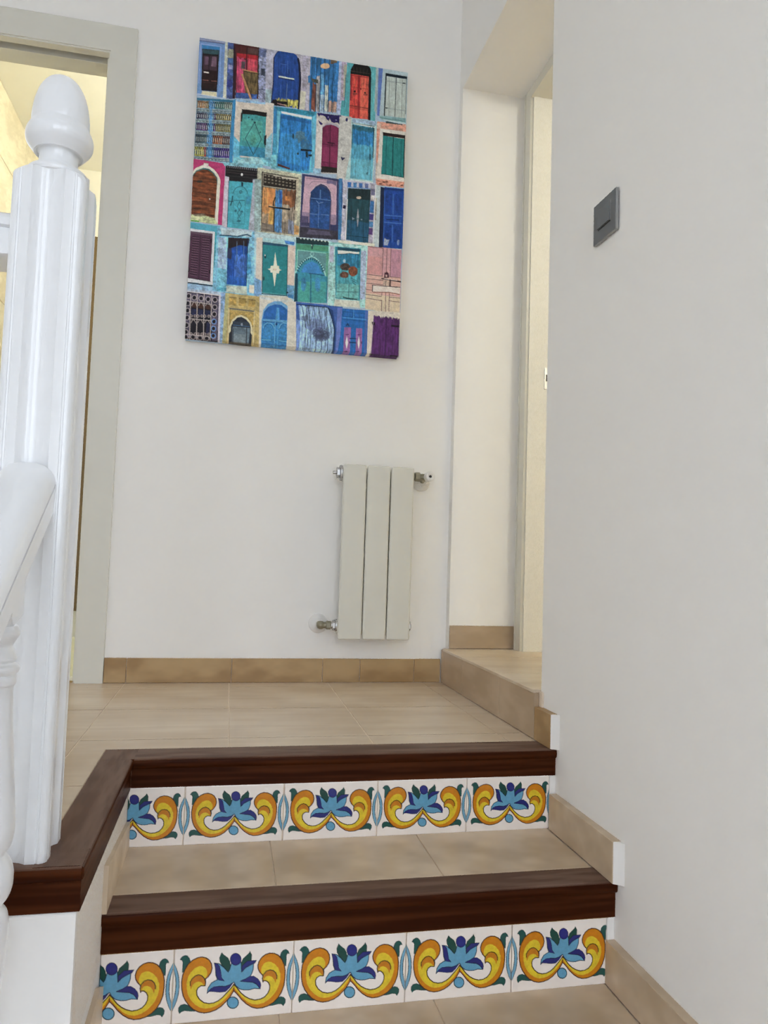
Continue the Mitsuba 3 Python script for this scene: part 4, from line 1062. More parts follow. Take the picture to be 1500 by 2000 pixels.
p 4a4668 18 b 80 501,555,539,555,539,594,500,594
p 4a4a6c 12 b 100 542,548,541,492,547,470,566,449,592,437,619,443,639,461,644,489,645,592,542,594
p 26528e 28 b 100 546,593,544,495,550,472,568,454,593,447,617,451,634,465,639,490,638,591
p 1f3f70 15 b 80 543,470,566,451,592,445,620,451,636,467,634,485,546,490
l 5a86b8 18 n 100 590,459,590,491
l 5a80b0 15 n 100 545,491,639,491
l 7a98c0 12 n 100 573,498,583,506,605,500
l 6a90c0 10 n 100 585,509,586,588
l 6a90c0 13 n 100 544,545,578,544
l 6a90c0 11 n 100 598,543,635,542
l 17305c 9 n 100 546,495,639,494
p 3f3c4a 28 b 100 500,594,682,592,684,622,499,629
p 66607a 15 b 80 542,599,640,598,650,611,531,616
l 7a7890 13 n 100 503,591,541,589
p 3a78a8 14 v 100 676,410,696,410,700,626,683,626
p b8b8c8 26 b 100 695,412,719,421,721,624,698,624
p 2c5c98 10 v 100 691,415,696,415,698,516,693,517
p b8bccc 12 b 100 693,412,860,410,861,429,716,436,693,420
p 2f6cae 22 b 100 718,419,736,418,736,435,720,435
p 4a88bc 22 b 100 746,418,764,417,764,433,748,434
p 3f70b0 22 b 100 774,417,792,416,792,432,776,433
p 6a78a8 22 b 100 803,415,821,415,821,431,805,431
p 5a5f98 22 b 100 831,414,849,414,849,430,833,430
l 4a7cb8 12 n 100 719,436,833,432
p a8a4b4 30 b 100 832,414,857,413,853,628,828,628
p d0ccc8 18 b 100 836,455,852,454,851,470,835,470
p 2f6fa8 18 b 100 833,473,851,474,851,515,831,515
p 4a3f88 18 b 100 831,519,851,519,850,540,828,540
p 4a84b4 18 b 100 829,546,850,545,850,565,828,565
p 5a3f78 18 b 100 828,569,849,568,849,591,828,591
p 70708c 18 b 100 834,432,854,430,854,452,836,453
p b4c0c4 10 b 100 855,414,881,417,884,629,851,628
p 9c9484 35 b 70 855,462,865,461,863,537,857,538
l e0e4e4 13 n 100 857,417,853,626
p 1d4a55 14 v 100 722,440,833,434,832,454,829,625,722,618
p 1c5c80 16 v 80 722,550,831,551,829,624,722,618
p 1c3034 10 v 85 722,440,833,434,833,472,723,475
p b8a898 10 b 100 788,467,787,469,784,471,779,473,773,473,768,473,765,471,763,469,764,467,768,465,773,463,778,463,784,463,787,465
p a8a8b0 0 n 100 774,504,780,536,775,573,769,538
p 8a98a8 0 n 100 747,538,760,543,748,548
p 8a98a8 0 n 100 788,542,797,540,794,546
p 70888c 0 n 100 780,541,779,543,778,544,776,545,773,545,771,545,770,544,769,542,769,540,771,539,773,538,775,538,778,538,779,540
l 123038 8 n 100 741,503,745,617
l 123038 8 n 100 802,489,806,619
l 123440 10 n 100 723,603,829,603
l e0e0dc 15 n 100 721,479,719,621
p 2a2448 15 b 100 701,500,715,501,714,513,700,513
p ccd0c4 15 b 100 684,622,862,621,861,631,684,633
p 14284a 10 v 100 881,419,903,422,906,631,882,631
p 1a4a9c 10 v 100 899,419,998,416,999,627,902,631
l 9cc0d8 12 n 100 881,418,997,414
p 123068 8 h 70 899,421,997,418,997,425,899,429
p 163f8a 25 b 100 906,440,938,439,939,509,908,510
p 163f8a 25 b 100 955,438,988,437,987,510,955,510
p 163f8a 25 b 100 907,551,941,550,942,606,907,606
p 163f8a 25 b 100 954,549,989,548,989,604,954,605
l 3f72b8 18 n 100 945,441,947,510
l 3f72b8 22 n 100 906,517,990,514
l 3f72b8 20 n 100 904,542,990,539
l 3f72b8 16 n 100 946,548,947,608
l 2f66b0 12 n 100 901,435,905,606
l 10306c 24 n 100 917,531,976,528
p b0b4c0 35 b 80 908,596,923,602,933,600,926,622,906,622
p 9ab0d0 30 b 80 973,596,982,598,980,616,972,615
p 4aa6bc 6 b 100 -3,630,134,627,127,663,114,838,-6,831
p 2f98a4 14 v 100 109,644,125,653,117,738,110,773
p d0d2d6 4 b 100 -1,643,111,645,112,821,-3,819
p 54344a 8 v 100 2,652,101,652,100,810,-1,806
p 6a5864 8 h 80 3,652,100,652,100,660,2,658
l 23141f 11 n 100 13,669,42,669
l 8a6a7c 9 n 80 13,672,42,671
l 23141f 11 n 100 56,669,88,670
l 8f7084 9 n 80 57,672,88,672
l 23141f 11 n 100 13,677,42,676
l 8a6a7c 9 n 80 13,680,42,679
l 23141f 11 n 100 56,677,88,677
l 8f7084 9 n 80 57,680,88,680
l 23141f 11 n 100 13,684,42,684
l 8a6a7c 9 n 80 13,687,42,687
l 23141f 11 n 100 57,685,88,685
l 8f7084 9 n 80 57,688,88,688
l 23141f 11 n 100 13,692,41,692
l 8a6a7c 9 n 80 13,695,42,695
l 23141f 11 n 100 57,693,88,693
l 8f7084 9 n 80 57,696,88,696
l 23141f 11 n 100 12,700,41,700
l 8a6a7c 9 n 80 13,703,41,703
l 23141f 11 n 100 57,700,88,701
l 8f7084 9 n 80 57,703,88,704
l 23141f 11 n 100 12,708,41,708
l 8a6a7c 9 n 80 12,710,41,711
l 23141f 11 n 100 57,708,88,709
l 8f7084 9 n 80 57,711,88,712
l 23141f 11 n 100 12,715,41,716
l 8a6a7c 9 n 80 12,718,41,718
l 23141f 11 n 100 57,716,88,717
l 8f7084 9 n 80 57,719,88,719
l 23141f 11 n 100 12,723,41,724
l 8a6a7c 9 n 80 12,726,41,726
l 23141f 11 n 100 57,724,88,725
l 8f7084 9 n 80 57,727,88,727
l 23141f 11 n 100 12,731,40,731
l 8a6a7c 9 n 80 12,734,40,734
l 23141f 11 n 100 57,731,88,732
l 8f7084 9 n 80 57,734,88,735
l 23141f 11 n 100 11,738,40,739
l 8a6a7c 9 n 80 12,741,40,742
l 23141f 11 n 100 57,739,88,740
l 8f7084 9 n 80 57,742,88,743
l 23141f 11 n 100 11,746,40,747
l 8a6a7c 9 n 80 11,749,40,750
l 23141f 11 n 100 57,747,88,748
l 8f7084 9 n 80 57,750,88,751
l 23141f 11 n 100 11,754,40,755
l 8a6a7c 9 n 80 11,757,40,758
l 23141f 11 n 100 57,754,88,756
l 8f7084 9 n 80 57,757,88,759
l 23141f 11 n 100 11,762,40,763
l 8a6a7c 9 n 80 11,764,40,765
l 23141f 11 n 100 57,762,88,764
l 8f7084 9 n 80 57,765,88,766
l 23141f 11 n 100 11,769,39,770
l 8a6a7c 9 n 80 11,772,39,773
l 23141f 11 n 100 57,770,88,772
l 8f7084 9 n 80 57,773,88,774
l 23141f 11 n 100 10,777,39,778
l 8a6a7c 9 n 80 11,780,39,781
l 23141f 11 n 100 57,778,88,779
l 8f7084 9 n 80 57,781,88,782
l 23141f 11 n 100 10,785,39,786
l 8a6a7c 9 n 80 10,787,39,789
l 23141f 11 n 100 57,785,88,787
l 8f7084 9 n 80 57,788,88,790
l 23141f 11 n 100 10,792,39,794
l 8a6a7c 9 n 80 10,795,39,797
l 23141f 11 n 100 57,793,88,795
l 8f7084 9 n 80 57,796,88,798
l 3a2434 12 n 100 48,663,49,807
l 20101a 12 n 100 0,805,100,810
p 1c1218 0 n 100 3,672,7,672,6,683,3,684
p 1c1218 0 n 100 93,671,99,671,98,683,93,683
p 1c1218 0 n 100 2,772,6,772,5,786,0,786
p 1c1218 0 n 100 93,772,99,772,98,784,93,784
p 8fb0cc 24 b 100 -5,823,113,824,173,837,174,852,-3,849
l 101828 20 n 100 -3,821,111,824,129,819
p 7ab8d4 32 b 100 121,628,302,628,305,847,112,840,114,772
p 9ab4d0 34 b 100 128,661,164,660,175,834,131,834
p 5ab0c4 34 b 70 128,763,171,765,175,835,130,837
p b0c4cc 26 b 100 133,629,281,628,275,648,141,652
l 1a5068 24 n 100 134,654,178,652,213,652,235,646,256,641,275,646
p 1a4f9c 20 v 100 171,658,269,653,262,693,263,813,174,813
p 4a78c0 34 v 75 205,715,259,710,261,799,207,796
p 2c2228 18 v 100 171,658,269,653,263,681,226,679,183,694,173,695
p 3a3a50 18 v 80 170,692,190,694,191,729,171,726
l 6a90b0 8 n 100 212,668,215,731
l 6a90b0 8 n 100 243,664,245,712
l 0f2a5c 14 n 100 261,659,263,812
p 1c64b4 16 v 75 181,784,260,787,263,812,174,813
p 3a90b8 34 b 80 262,703,276,709,286,770,264,778
p b8c4b8 18 b 100 174,818,266,814,268,841,171,839
p dcd8c8 6 b 100 277,807,302,808,299,835,277,833
p 4a9cb4 30 b 100 132,828,174,825,173,836,132,838
p a8ccd8 16 b 100 290,627,485,631,491,852,301,845
p b4ccd0 20 b 100 293,629,483,629,481,642,291,646
p d4ccc0 8 b 100 300,647,329,645,336,826,305,806
p 7aa8d0 20 b 100 299,781,333,790,334,843,300,842
p a4ccd0 10 b 100 329,645,436,645,446,659,330,659
p 3f7ec0 20 b 100 430,646,478,647,476,658,436,657
p d4c4b8 9 b 100 447,661,482,660,484,797,450,796
p 6fa8cc 20 b 100 450,794,484,795,486,840,450,834
p 0f868c 8 b 100 330,659,447,660,451,830,336,831
p 28506c 12 b 85 330,659,447,660,447,667,330,669
l 0a4450 12 n 100 330,660,337,831
l 0a4450 12 n 100 446,661,451,828
l 0a3c48 14 n 100 336,833,451,831
l 5aa8ac 12 n 100 337,828,446,828
p e0e0c8 0 n 100 389,689,401,734,410,734,411,744,423,747,412,750,411,759,399,760,393,806,381,759,371,759,371,752,357,749,370,745,371,737,384,735
p c8b8a0 20 b 70 400,747,399,748,396,750,393,751,388,751,385,751,382,750,381,748,382,746,384,745,388,744,392,744,396,744,399,745
p 08343c 0 n 80 349,707,349,710,347,713,346,715,344,715,342,713,340,711,340,708,340,704,341,701,343,700,345,700,347,701,348,703
p 08343c 0 n 80 346,781,345,784,344,786,343,788,341,788,339,787,338,784,337,781,337,778,338,776,340,775,342,774,344,776,345,778
p d0d8d0 0 n 100 345,703,345,705,344,706,343,706,343,707,342,706,341,705,341,704,341,702,341,701,342,701,343,700,344,701,345,702
p 0a3038 0 n 100 458,820,457,822,456,823,454,823,452,824,449,823,448,822,447,821,448,820,449,818,451,818,454,817,456,818,457,819
p c8c8bc 10 b 100 324,838,456,833,493,850,322,859
p 3f8cc0 20 b 100 455,826,484,826,482,837,458,837
p 48a098 10 b 100 484,631,640,631,642,752,641,842,486,848
p 1f3f44 18 b 100 484,631,640,631,640,646,485,651
p c8d8d0 0 n 100 499,629,513,629,506,636
p c8d8d0 0 n 100 515,629,530,629,522,636
p c8d8d0 0 n 100 531,629,546,629,539,636
p c8d8d0 0 n 100 548,629,563,629,555,636
p c8d8d0 0 n 100 565,629,579,629,572,636
p c8d8d0 0 n 100 581,629,596,629,588,636
p c8d8d0 0 n 100 598,629,613,629,605,636
p c8d8d0 0 n 100 615,629,629,629,622,636
p c8d8d0 0 n 100 631,629,646,629,639,636
p 4a9878 10 b 100 487,653,638,649,639,667,488,671
p 5f9498 10 b 100 495,675,629,673,629,750,489,750
l 8fd0c0 14 n 100 492,749,493,673,632,673,630,750
p 60a890 12 b 100 630,671,640,670,642,751,630,750
p 2f90a8 12 b 100 490,753,497,739,510,724,526,710,542,701,560,695,579,699,596,708,612,723,623,748,637,753,641,842,488,848
p 3a8cc8 8 b 100 527,722,562,706,589,712,615,744,557,747,513,747
l a4dcd8 16 n 100 486,751,500,731,513,717,527,705,543,696,560,689,579,694,596,703,613,718,625,740,630,750
l 14485a 16 n 100 503,744,494,741
l 14485a 16 n 100 506,736,497,732
l 14485a 16 n 100 509,728,502,724
l 14485a 16 n 100 515,721,508,717
l 14485a 16 n 100 521,715,515,710
l 14485a 16 n 100 529,709,524,705
l 14485a 16 n 100 537,705,534,700
l 14485a 16 n 100 546,702,545,697
l 14485a 16 n 100 556,701,556,696
l 14485a 16 n 100 565,701,567,696
l 14485a 16 n 100 575,702,577,697
l 14485a 16 n 100 583,705,588,700
l 14485a 16 n 100 592,709,597,704
l 14485a 16 n 100 599,714,606,709
l 14485a 16 n 100 605,721,613,716
l 14485a 16 n 100 610,728,618,723
l 14485a 16 n 100 613,736,622,731
l 1a4a78 15 n 100 552,747,621,749
p 18485c 12 v 100 487,753,499,752,501,847,486,848
p 4aa890 12 b 70 503,778,557,776,560,847,504,847
p 46a498 12 b 70 566,774,634,770,635,842,567,847
p 3a8ac0 25 b 75 540,786,539,796,536,805,532,810,526,811,521,806,517,798,516,788,516,777,519,768,524,763,529,763,534,767,538,775
p 3a8ac0 25 b 75 608,781,607,792,604,800,598,806,592,806,587,802,583,793,581,783,582,772,585,764,590,758,596,758,602,762,606,771
l 1f5a68 12 n 100 560,750,564,847
l 9cd4cc 10 n 100 570,681,569,684,566,686,562,687,558,686,555,685,554,682,555,679,558,677,562,676,566,676,569,678,570,681
p 1f4a4c 0 n 90 567,651,567,653,565,655,562,656,559,656,556,655,554,654,554,652,554,650,556,649,559,648,562,647,565,648,566,649
p 1f4a4c 0 n 100 564,660,564,662,563,664,562,665,560,666,559,665,558,663,558,661,558,658,559,657,560,655,561,655,563,656,564,658
p b8d4c8 0 n 100 560,652,560,653,560,654,559,654,558,654,557,654,556,653,556,652,556,651,556,650,557,650,558,649,559,650,560,651
l 2f7c88 14 n 100 637,753,640,838
p 9fd0cc 30 b 100 639,632,829,631,828,845,646,852
p b4b8cc 18 b 100 645,645,665,645,665,701,645,701
p a4b4cc 28 b 100 792,651,823,648,823,817,798,817
l 2f8c8c 13 n 80 649,637,724,630,761,633,796,632
p dcdccc 12 b 100 686,624,859,620,860,629,724,633,686,631
p 2a8a9c 14 v 100 669,646,795,643,799,822,681,823
p 14485c 12 b 100 682,648,792,646,791,655,684,657
p d8d8d0 6 b 100 683,658,788,656,787,662,685,670
p 45a0ac 20 v 100 683,671,718,667,743,664,788,664,795,820,683,820
p 2484a8 22 v 100 683,671,743,664,788,664,790,711,683,711
l 0f4a60 12 n 100 685,672,718,668,743,664,787,666
p 4a3f38 70 b 100 746,710,744,716,738,721,729,724,718,725,708,723,702,719,699,714,701,708,707,703,717,700,727,699,737,701,744,705
p 7a4830 50 b 100 783,722,781,730,775,737,767,741,757,742,747,739,741,733,738,726,740,718,746,711,755,707,765,707,774,709,781,715
p 6a4a3c 60 b 100 741,738,739,743,733,748,725,751,715,751,706,750,699,746,697,742,699,737,705,732,714,729,723,728,733,730,739,734
p 7ab8b0 28 b 70 685,772,792,768,791,819,685,820
l 1f4c58 11 n 70 754,749,780,756
l 1f4c58 11 n 70 757,756,780,763
l 1f4c58 11 n 70 760,763,778,770
l 1f4c58 11 n 70 687,800,789,793
l 1f4c58 11 n 70 743,761,744,819
l 12241f 18 n 100 717,816,745,819,783,819
p c8ccc0 12 b 100 679,827,794,823,802,847,673,849
p d8e4e8 10 b 80 723,692,722,694,721,697,718,698,716,698,713,697,711,695,710,693,711,690,713,688,715,686,718,686,720,687,722,689
p c79aa0 7 b 100 829,631,995,630,997,854,825,847
p cfae9e 7 b 80 830,728,994,728,995,789,827,797
p d0c6a8 6 b 85 826,794,995,795,996,857,825,849
p b98a9c 7 v 100 943,634,994,633,996,726,944,728
p c8908c 6 v 60 830,666,902,665,903,726,830,726
l 65424c 11 n 90 904,633,903,729
l 65424c 11 n 90 923,633,923,714
l 65424c 11 n 90 943,633,942,729
l 65424c 11 n 90 830,729,905,730
l 65424c 11 n 90 944,729,994,729
l 65424c 11 n 90 828,744,911,744
l 65424c 11 n 90 828,760,907,759
l 65424c 11 n 90 827,781,856,782
l 65424c 11 n 90 942,800,994,799
l 65424c 11 n 90 828,798,904,800
l 65424c 11 n 90 828,811,905,814
l 65424c 11 n 90 943,812,994,813
l 65424c 11 n 90 905,785,904,797
l 65424c 11 n 90 905,813,906,856
l 65424c 11 n 90 923,785,925,858
l 65424c 11 n 90 941,786,942,854
l 65424c 11 n 90 829,633,904,633
p 4a2030 0 n 100 915,717,926,713,935,718,937,733,912,735
p c8a4a0 0 n 100 919,723,928,723,929,730,920,731
l 2e1620 26 n 100 903,738,994,742
l d8c8c4 13 n 100 914,738,978,739
p d0b8a8 20 v 100 909,744,939,742,940,762,908,763
p 3a1822 0 n 100 940,738,947,738,947,763,940,763
l 4a2c30 10 n 100 923,744,922,762
l 3a2630 20 n 100 857,765,993,762
p d8ccc4 8 b 100 859,765,994,763,992,785,939,782,860,787
l 8a4c3c 15 n 100 861,788,939,783,992,786
l 2e2028 15 n 100 858,765,858,786
p a8b8cc 22 b 100 -7,841,177,842,170,1011,-3,1001
p 88a8cc 35 b 100 150,845,173,842,174,1011,155,1009
p 2a2638 14 b 100 -3,851,144,854,146,1012,-1,1008
p 5a5268 40 b 100 -2,854,141,858,143,1003,120,1003,113,884,17,882,23,1005,0,1001
p 191622 10 b 100 20,882,112,884,112,995,21,991
p 54301f 15 b 80 22,886,45,886,45,901,22,900
p 54301f 15 b 80 52,887,75,888,75,902,52,901
p 54301f 15 b 80 83,888,108,888,108,902,83,901
p 2a3058 20 b 80 23,905,45,906,44,926,23,924
p 2a3058 20 b 80 53,905,75,905,75,924,53,924
p 2a3058 20 b 80 84,905,108,906,108,922,83,922
p 2a3058 20 b 80 93,945,108,944,107,983,92,981
l b8aca8 15 n 100 17,857,21,1008
l b8aca8 15 n 100 46,855,52,1007
l b8aca8 15 n 100 77,852,82,1005
l b8aca8 15 n 100 110,850,112,1003
l b8aca8 14 n 100 -1,881,113,885
l b8aca8 14 n 100 0,938,113,938
l b8aca8 14 n 100 1,989,112,992
l b0a4a0 12 n 100 24,895,30,884,38,882,46,895
l b0a4a0 12 n 100 24,951,30,941,38,941,46,951
l b8a8a4 11 n 100 29,928,27,931,24,932,20,932,18,929,19,926,23,925,27,926,29,928
l b8a8a4 11 n 100 46,927,45,930,41,931,38,931,36,928,37,925,41,924,45,925,46,927
l b8a8a4 11 n 100 32,987,31,989,27,991,24,990,22,987,23,985,27,983,31,984,32,987
l b8a8a4 11 n 100 50,986,49,988,45,990,41,989,40,986,41,984,45,982,48,983,50,986
l b0a4a0 12 n 100 54,893,60,882,68,881,76,893
l b0a4a0 12 n 100 54,949,60,939,69,939,76,949
l b8a8a4 11 n 100 59,927,57,929,54,931,50,930,48,927,49,925,53,923,57,924,59,927
l b8a8a4 11 n 100 77,925,75,928,72,929,68,929,66,926,67,923,71,922,75,923,77,925
l b8a8a4 11 n 100 62,985,61,988,57,989,54,988,52,986,53,983,57,982,61,982,62,985
l b8a8a4 11 n 100 80,984,79,987,75,988,71,987,70,984,71,982,75,981,79,981,80,984
l b0a4a0 12 n 100 85,891,90,880,99,878,107,891
l b0a4a0 12 n 100 85,947,91,937,99,937,107,947
l b8a8a4 11 n 100 89,925,88,927,84,929,80,928,79,925,80,923,84,921,87,922,89,925
l b8a8a4 11 n 100 107,924,106,926,102,928,98,927,97,924,98,922,102,920,105,921,107,924
l b8a8a4 11 n 100 93,983,91,986,88,987,84,986,82,984,84,981,87,980,91,981,93,983
l b8a8a4 11 n 100 111,982,109,985,106,986,102,985,100,983,102,980,105,979,109,980,111,982
p 1a1620 0 n 100 15,864,14,867,13,869,10,870,7,870,4,869,1,867,1,865,1,862,3,860,6,859,9,859,12,860,14,862
l b4a8a8 12 n 100 18,864,17,869,11,872,5,873,0,870,-3,865,-1,860,4,857,10,856,16,859,18,864
p 1a1620 0 n 100 40,868,40,870,38,872,35,874,32,874,29,873,27,871,26,869,27,866,28,864,31,863,34,862,37,863,40,865
l b4a8a8 12 n 100 44,867,42,872,37,876,30,876,25,874,23,869,24,864,29,861,36,860,41,863,44,867
p 1a1620 0 n 100 71,868,70,871,69,873,66,874,63,874,60,873,57,872,57,869,57,866,59,864,62,863,65,863,68,864,70,866
l b4a8a8 12 n 100 74,868,73,873,68,876,61,877,56,874,53,869,55,864,60,861,67,860,72,863,74,868
p 1a1620 0 n 100 102,868,101,871,99,873,96,875,93,875,90,874,88,872,87,869,88,867,90,865,93,863,96,863,99,864,101,866
l b4a8a8 12 n 100 105,868,103,873,98,877,92,877,86,874,84,870,86,865,91,861,97,861,103,864,105,868
p 1a1620 0 n 100 132,868,132,871,130,873,127,874,124,874,121,873,119,871,118,869,118,866,120,864,123,863,126,863,129,863,131,865
l b4a8a8 12 n 100 136,868,134,873,129,876,122,877,117,874,114,869,116,864,121,861,128,860,133,863,136,868
p 1a1620 0 n 100 133,892,133,895,131,897,128,898,125,899,122,898,119,896,119,893,119,891,121,888,124,887,127,887,130,888,132,890
l b4a8a8 12 n 100 136,892,135,897,130,900,123,901,118,898,115,893,117,888,122,885,129,885,134,887,136,892
p 1a1620 0 n 100 133,916,132,918,130,920,127,922,124,922,121,921,119,919,118,917,119,914,120,912,123,910,127,910,130,911,132,913
l b4a8a8 12 n 100 136,915,134,920,129,924,123,924,117,921,115,917,116,912,122,908,128,908,134,911,136,915
p 1a1620 0 n 100 132,940,132,942,130,944,127,946,124,946,121,945,119,943,118,941,118,938,120,936,123,934,126,934,129,935,132,937
l b4a8a8 12 n 100 136,939,134,944,129,948,122,948,117,946,115,941,116,936,121,932,128,932,133,935,136,939
p 1a1620 0 n 100 132,962,132,965,130,967,127,968,124,968,121,968,118,966,118,963,118,961,120,958,123,957,126,957,129,958,131,960
l b4a8a8 12 n 100 135,962,134,967,129,970,122,971,117,968,114,963,116,958,121,955,128,955,133,957,135,962
p 1a1620 0 n 100 132,987,131,989,130,991,127,993,123,993,121,992,118,990,117,988,118,985,120,983,123,982,126,981,129,982,131,984
l b4a8a8 12 n 100 135,987,134,992,129,995,122,995,117,993,114,988,116,983,121,979,128,979,133,982,135,987
p 1a1620 0 n 100 13,888,13,891,11,893,8,894,5,894,2,893,0,891,-1,889,-1,886,1,884,4,883,7,883,10,884,12,886
l b4a8a8 12 n 100 16,888,15,893,10,896,3,897,-2,894,-4,889,-3,884,2,881,9,880,14,883,16,888
p 1a1620 0 n 100 13,912,13,914,11,916,8,918,5,918,2,917,0,915,-1,913,-1,910,1,908,4,907,7,906,10,907,12,909
l b4a8a8 12 n 100 16,911,15,916,10,920,3,920,-2,918,-4,913,-3,908,2,905,9,904,14,907,16,911
p 1a1620 0 n 100 13,935,12,937,10,940,7,941,4,941,1,940,-1,938,-2,936,-1,933,1,931,4,930,7,930,10,930,12,932
l b4a8a8 12 n 100 16,935,14,940,9,943,3,943,-3,941,-5,936,-3,931,2,928,8,927,14,930,16,935
p 1a1620 0 n 100 12,959,12,962,10,964,7,965,4,965,1,964,-1,962,-2,960,-1,957,0,955,3,954,6,954,9,955,11,957
l b4a8a8 12 n 100 15,959,14,964,9,967,2,968,-3,965,-5,960,-4,955,1,952,8,952,13,954,15,959
p 1a1620 0 n 100 11,982,11,985,9,987,6,988,3,988,0,987,-2,986,-3,983,-3,981,-1,978,2,977,5,977,8,978,10,980
l b4a8a8 12 n 100 14,982,13,987,8,990,1,991,-4,988,-6,983,-5,978,0,975,7,975,12,977,14,982
p 1a1620 0 n 100 12,998,12,1001,10,1003,7,1004,4,1004,1,1003,-1,1001,-2,999,-2,996,0,994,3,993,6,993,9,994,11,996
l b4a8a8 12 n 100 15,998,14,1003,9,1006,2,1006,-3,1004,-5,999,-4,994,1,991,8,990,13,993,15,998
p 1a1620 0 n 100 43,996,42,999,41,1001,38,1002,35,1002,32,1001,30,1000,29,997,29,994,31,992,34,991,37,991,40,992,42,994
l b4a8a8 12 n 100 46,996,45,1001,40,1004,33,1005,28,1002,25,997,27,992,32,989,39,989,44,991,46,996
p 1a1620 0 n 100 74,997,74,999,72,1002,69,1003,66,1003,63,1002,61,1000,60,998,60,995,62,993,65,992,68,992,71,992,73,994
l b4a8a8 12 n 100 77,997,76,1002,71,1005,64,1005,59,1003,57,998,58,993,63,990,70,989,75,992,77,997
p 1a1620 0 n 100 104,996,103,999,101,1001,99,1002,95,1003,92,1002,90,1000,89,997,90,995,92,993,95,991,98,991,101,992,103,994
l b4a8a8 12 n 100 107,996,105,1001,100,1005,94,1005,88,1002,86,997,88,992,93,989,99,989,105,991,107,996
l d4ccd0 18 n 100 -1,850,151,853
p c8c4d0 8 b 100 142,853,151,852,155,1012,146,1012
l 5a90cc 14 n 100 135,963,133,968,128,971,122,971,117,968,115,964,117,959,121,956,128,956,133,958,135,963
l 5a90cc 14 n 100 136,986,134,990,129,993,123,994,118,991,116,987,117,982,122,979,128,979,133,981,136,986
l 5a90cc 14 n 100 136,939,134,944,130,947,124,948,118,945,116,941,118,936,123,933,129,932,134,935,136,939
p b8a468 16 b 100 171,842,326,843,334,1019,166,1014
p a8ac80 16 b 70 171,842,187,842,184,1010,167,1010
p ab9046 28 b 100 191,855,222,855,222,880,191,879
l 6a5a30 12 n 100 191,855,222,855
p ab9046 28 b 100 233,855,264,856,265,880,233,880
l 6a5a30 12 n 100 233,856,264,856
p ab9046 28 b 100 276,856,307,856,307,880,276,880
l 6a5a30 12 n 100 276,856,307,857
p b49a50 28 b 100 193,899,304,897,304,959,194,965
l 63666a 22 n 100 190,892,305,894
l d8cca0 12 n 100 190,892,192,1007
l d8cca0 12 n 100 305,894,307,1006
l 8a7848 8 n 100 195,894,196,965
p d4cca8 6 b 100 195,975,194,951,207,928,227,914,247,910,274,917,292,932,300,949,303,974,294,969,200,968
p 2b313c 14 b 100 202,967,202,951,214,932,230,919,247,916,269,923,287,936,292,950,292,965,299,974,297,1021,196,1015,195,975
p 6a7c88 22 b 100 210,951,290,950,285,1007,210,1006
p 35404c 18 b 100 209,933,280,931,290,947,210,950
l 40688c 14 n 100 213,945,284,946
p 86949a 20 b 70 217,974,272,973,271,1003,214,1004
p 8a94a0 0 n 100 256,941,255,943,254,945,252,946,250,946,248,945,247,943,246,941,246,939,248,937,250,936,252,936,254,937,255,939
p 6a5a40 18 b 70 203,1001,295,1003,296,1021,197,1014
l 2a2e38 14 n 100 274,951,275,1010
l 2a2e38 12 n 100 214,957,214,1009
p d0ccc0 6 b 100 326,844,487,851,492,1023,333,1017
p c4cccc 12 b 100 326,843,483,847,483,855,327,850
p 6fa8d0 6 b 100 340,917,346,887,365,865,396,853,427,852,456,864,479,886,485,913,480,1024,342,1019
p 1f68b0 10 b 100 344,919,350,891,369,873,400,863,428,864,456,877,473,899,476,919,479,1024,343,1019
p 2f84bc 18 b 100 345,927,474,921,477,1024,343,1019
p 5aa0cc 10 h 100 346,916,475,913,476,922,345,925
p 4a98cc 10 v 100 407,874,418,874,422,914,402,915
l 17508c 10 n 100 348,924,475,922
l 70b4d4 13 n 100 349,946,351,938,357,932,367,928,378,927,388,930,395,936,398,943
l 1c64a0 9 n 100 353,947,355,941,360,935,368,932,377,931,386,934,392,939,394,945
p 3a8cc0 20 b 70 390,959,389,967,385,973,379,977,372,977,365,974,361,968,359,961,360,953,364,947,370,943,377,943,383,946,388,951
l 70b4d4 13 n 100 423,942,425,934,431,927,441,923,452,923,463,925,470,931,473,939
l 1c64a0 9 n 100 427,943,429,936,434,931,442,927,452,927,460,929,466,934,469,940
p 3a8cc0 20 b 70 464,955,463,962,459,969,453,972,446,973,440,970,435,964,433,956,434,949,438,942,444,939,451,938,458,941,462,947
l 70b4d4 12 n 100 403,923,403,1011
l 4aa0c8 12 n 100 417,927,417,1012
p 14407c 0 n 100 414,929,413,930,412,932,410,933,408,933,406,932,405,931,404,929,404,928,406,926,407,925,410,925,412,926,413,927
l 70b8d0 13 n 100 346,985,386,984
l 70b8d0 12 n 100 424,983,475,985
l 1a5c98 9 n 100 345,996,475,999
p d0ccc0 6 b 100 457,848,497,849,506,1032,460,1029
p 3a62a8 12 b 100 495,848,718,849,694,1037,507,1032
p 1c3c70 12 v 80 642,854,671,865,689,933,686,1022,675,1018
p 7a9cd8 15 v 100 500,906,520,910,519,1021,507,1022
p 8fb0d4 34 v 100 508,860,647,857,667,891,681,928,680,961,679,1023,517,1024,521,935
l 2a3a60 10 n 100 524,862,548,936,542,1030
l 2a3a60 10 n 100 553,860,571,935,569,1028
l 2a3a60 10 n 100 579,858,598,933,595,1027
l 2a3a60 10 n 100 603,856,624,932,621,1026
l 2a3a60 10 n 100 628,855,653,930,651,1024
l 14264c 16 n 100 499,856,642,856
p 3f4660 70 b 75 665,947,661,958,648,967,630,973,609,974,590,970,577,963,572,952,576,942,588,933,607,927,627,926,646,929,659,937
p 4a5478 70 b 45 641,918,637,928,624,937,604,942,582,944,562,940,547,933,542,924,546,914,560,905,579,899,601,898,622,901,636,908
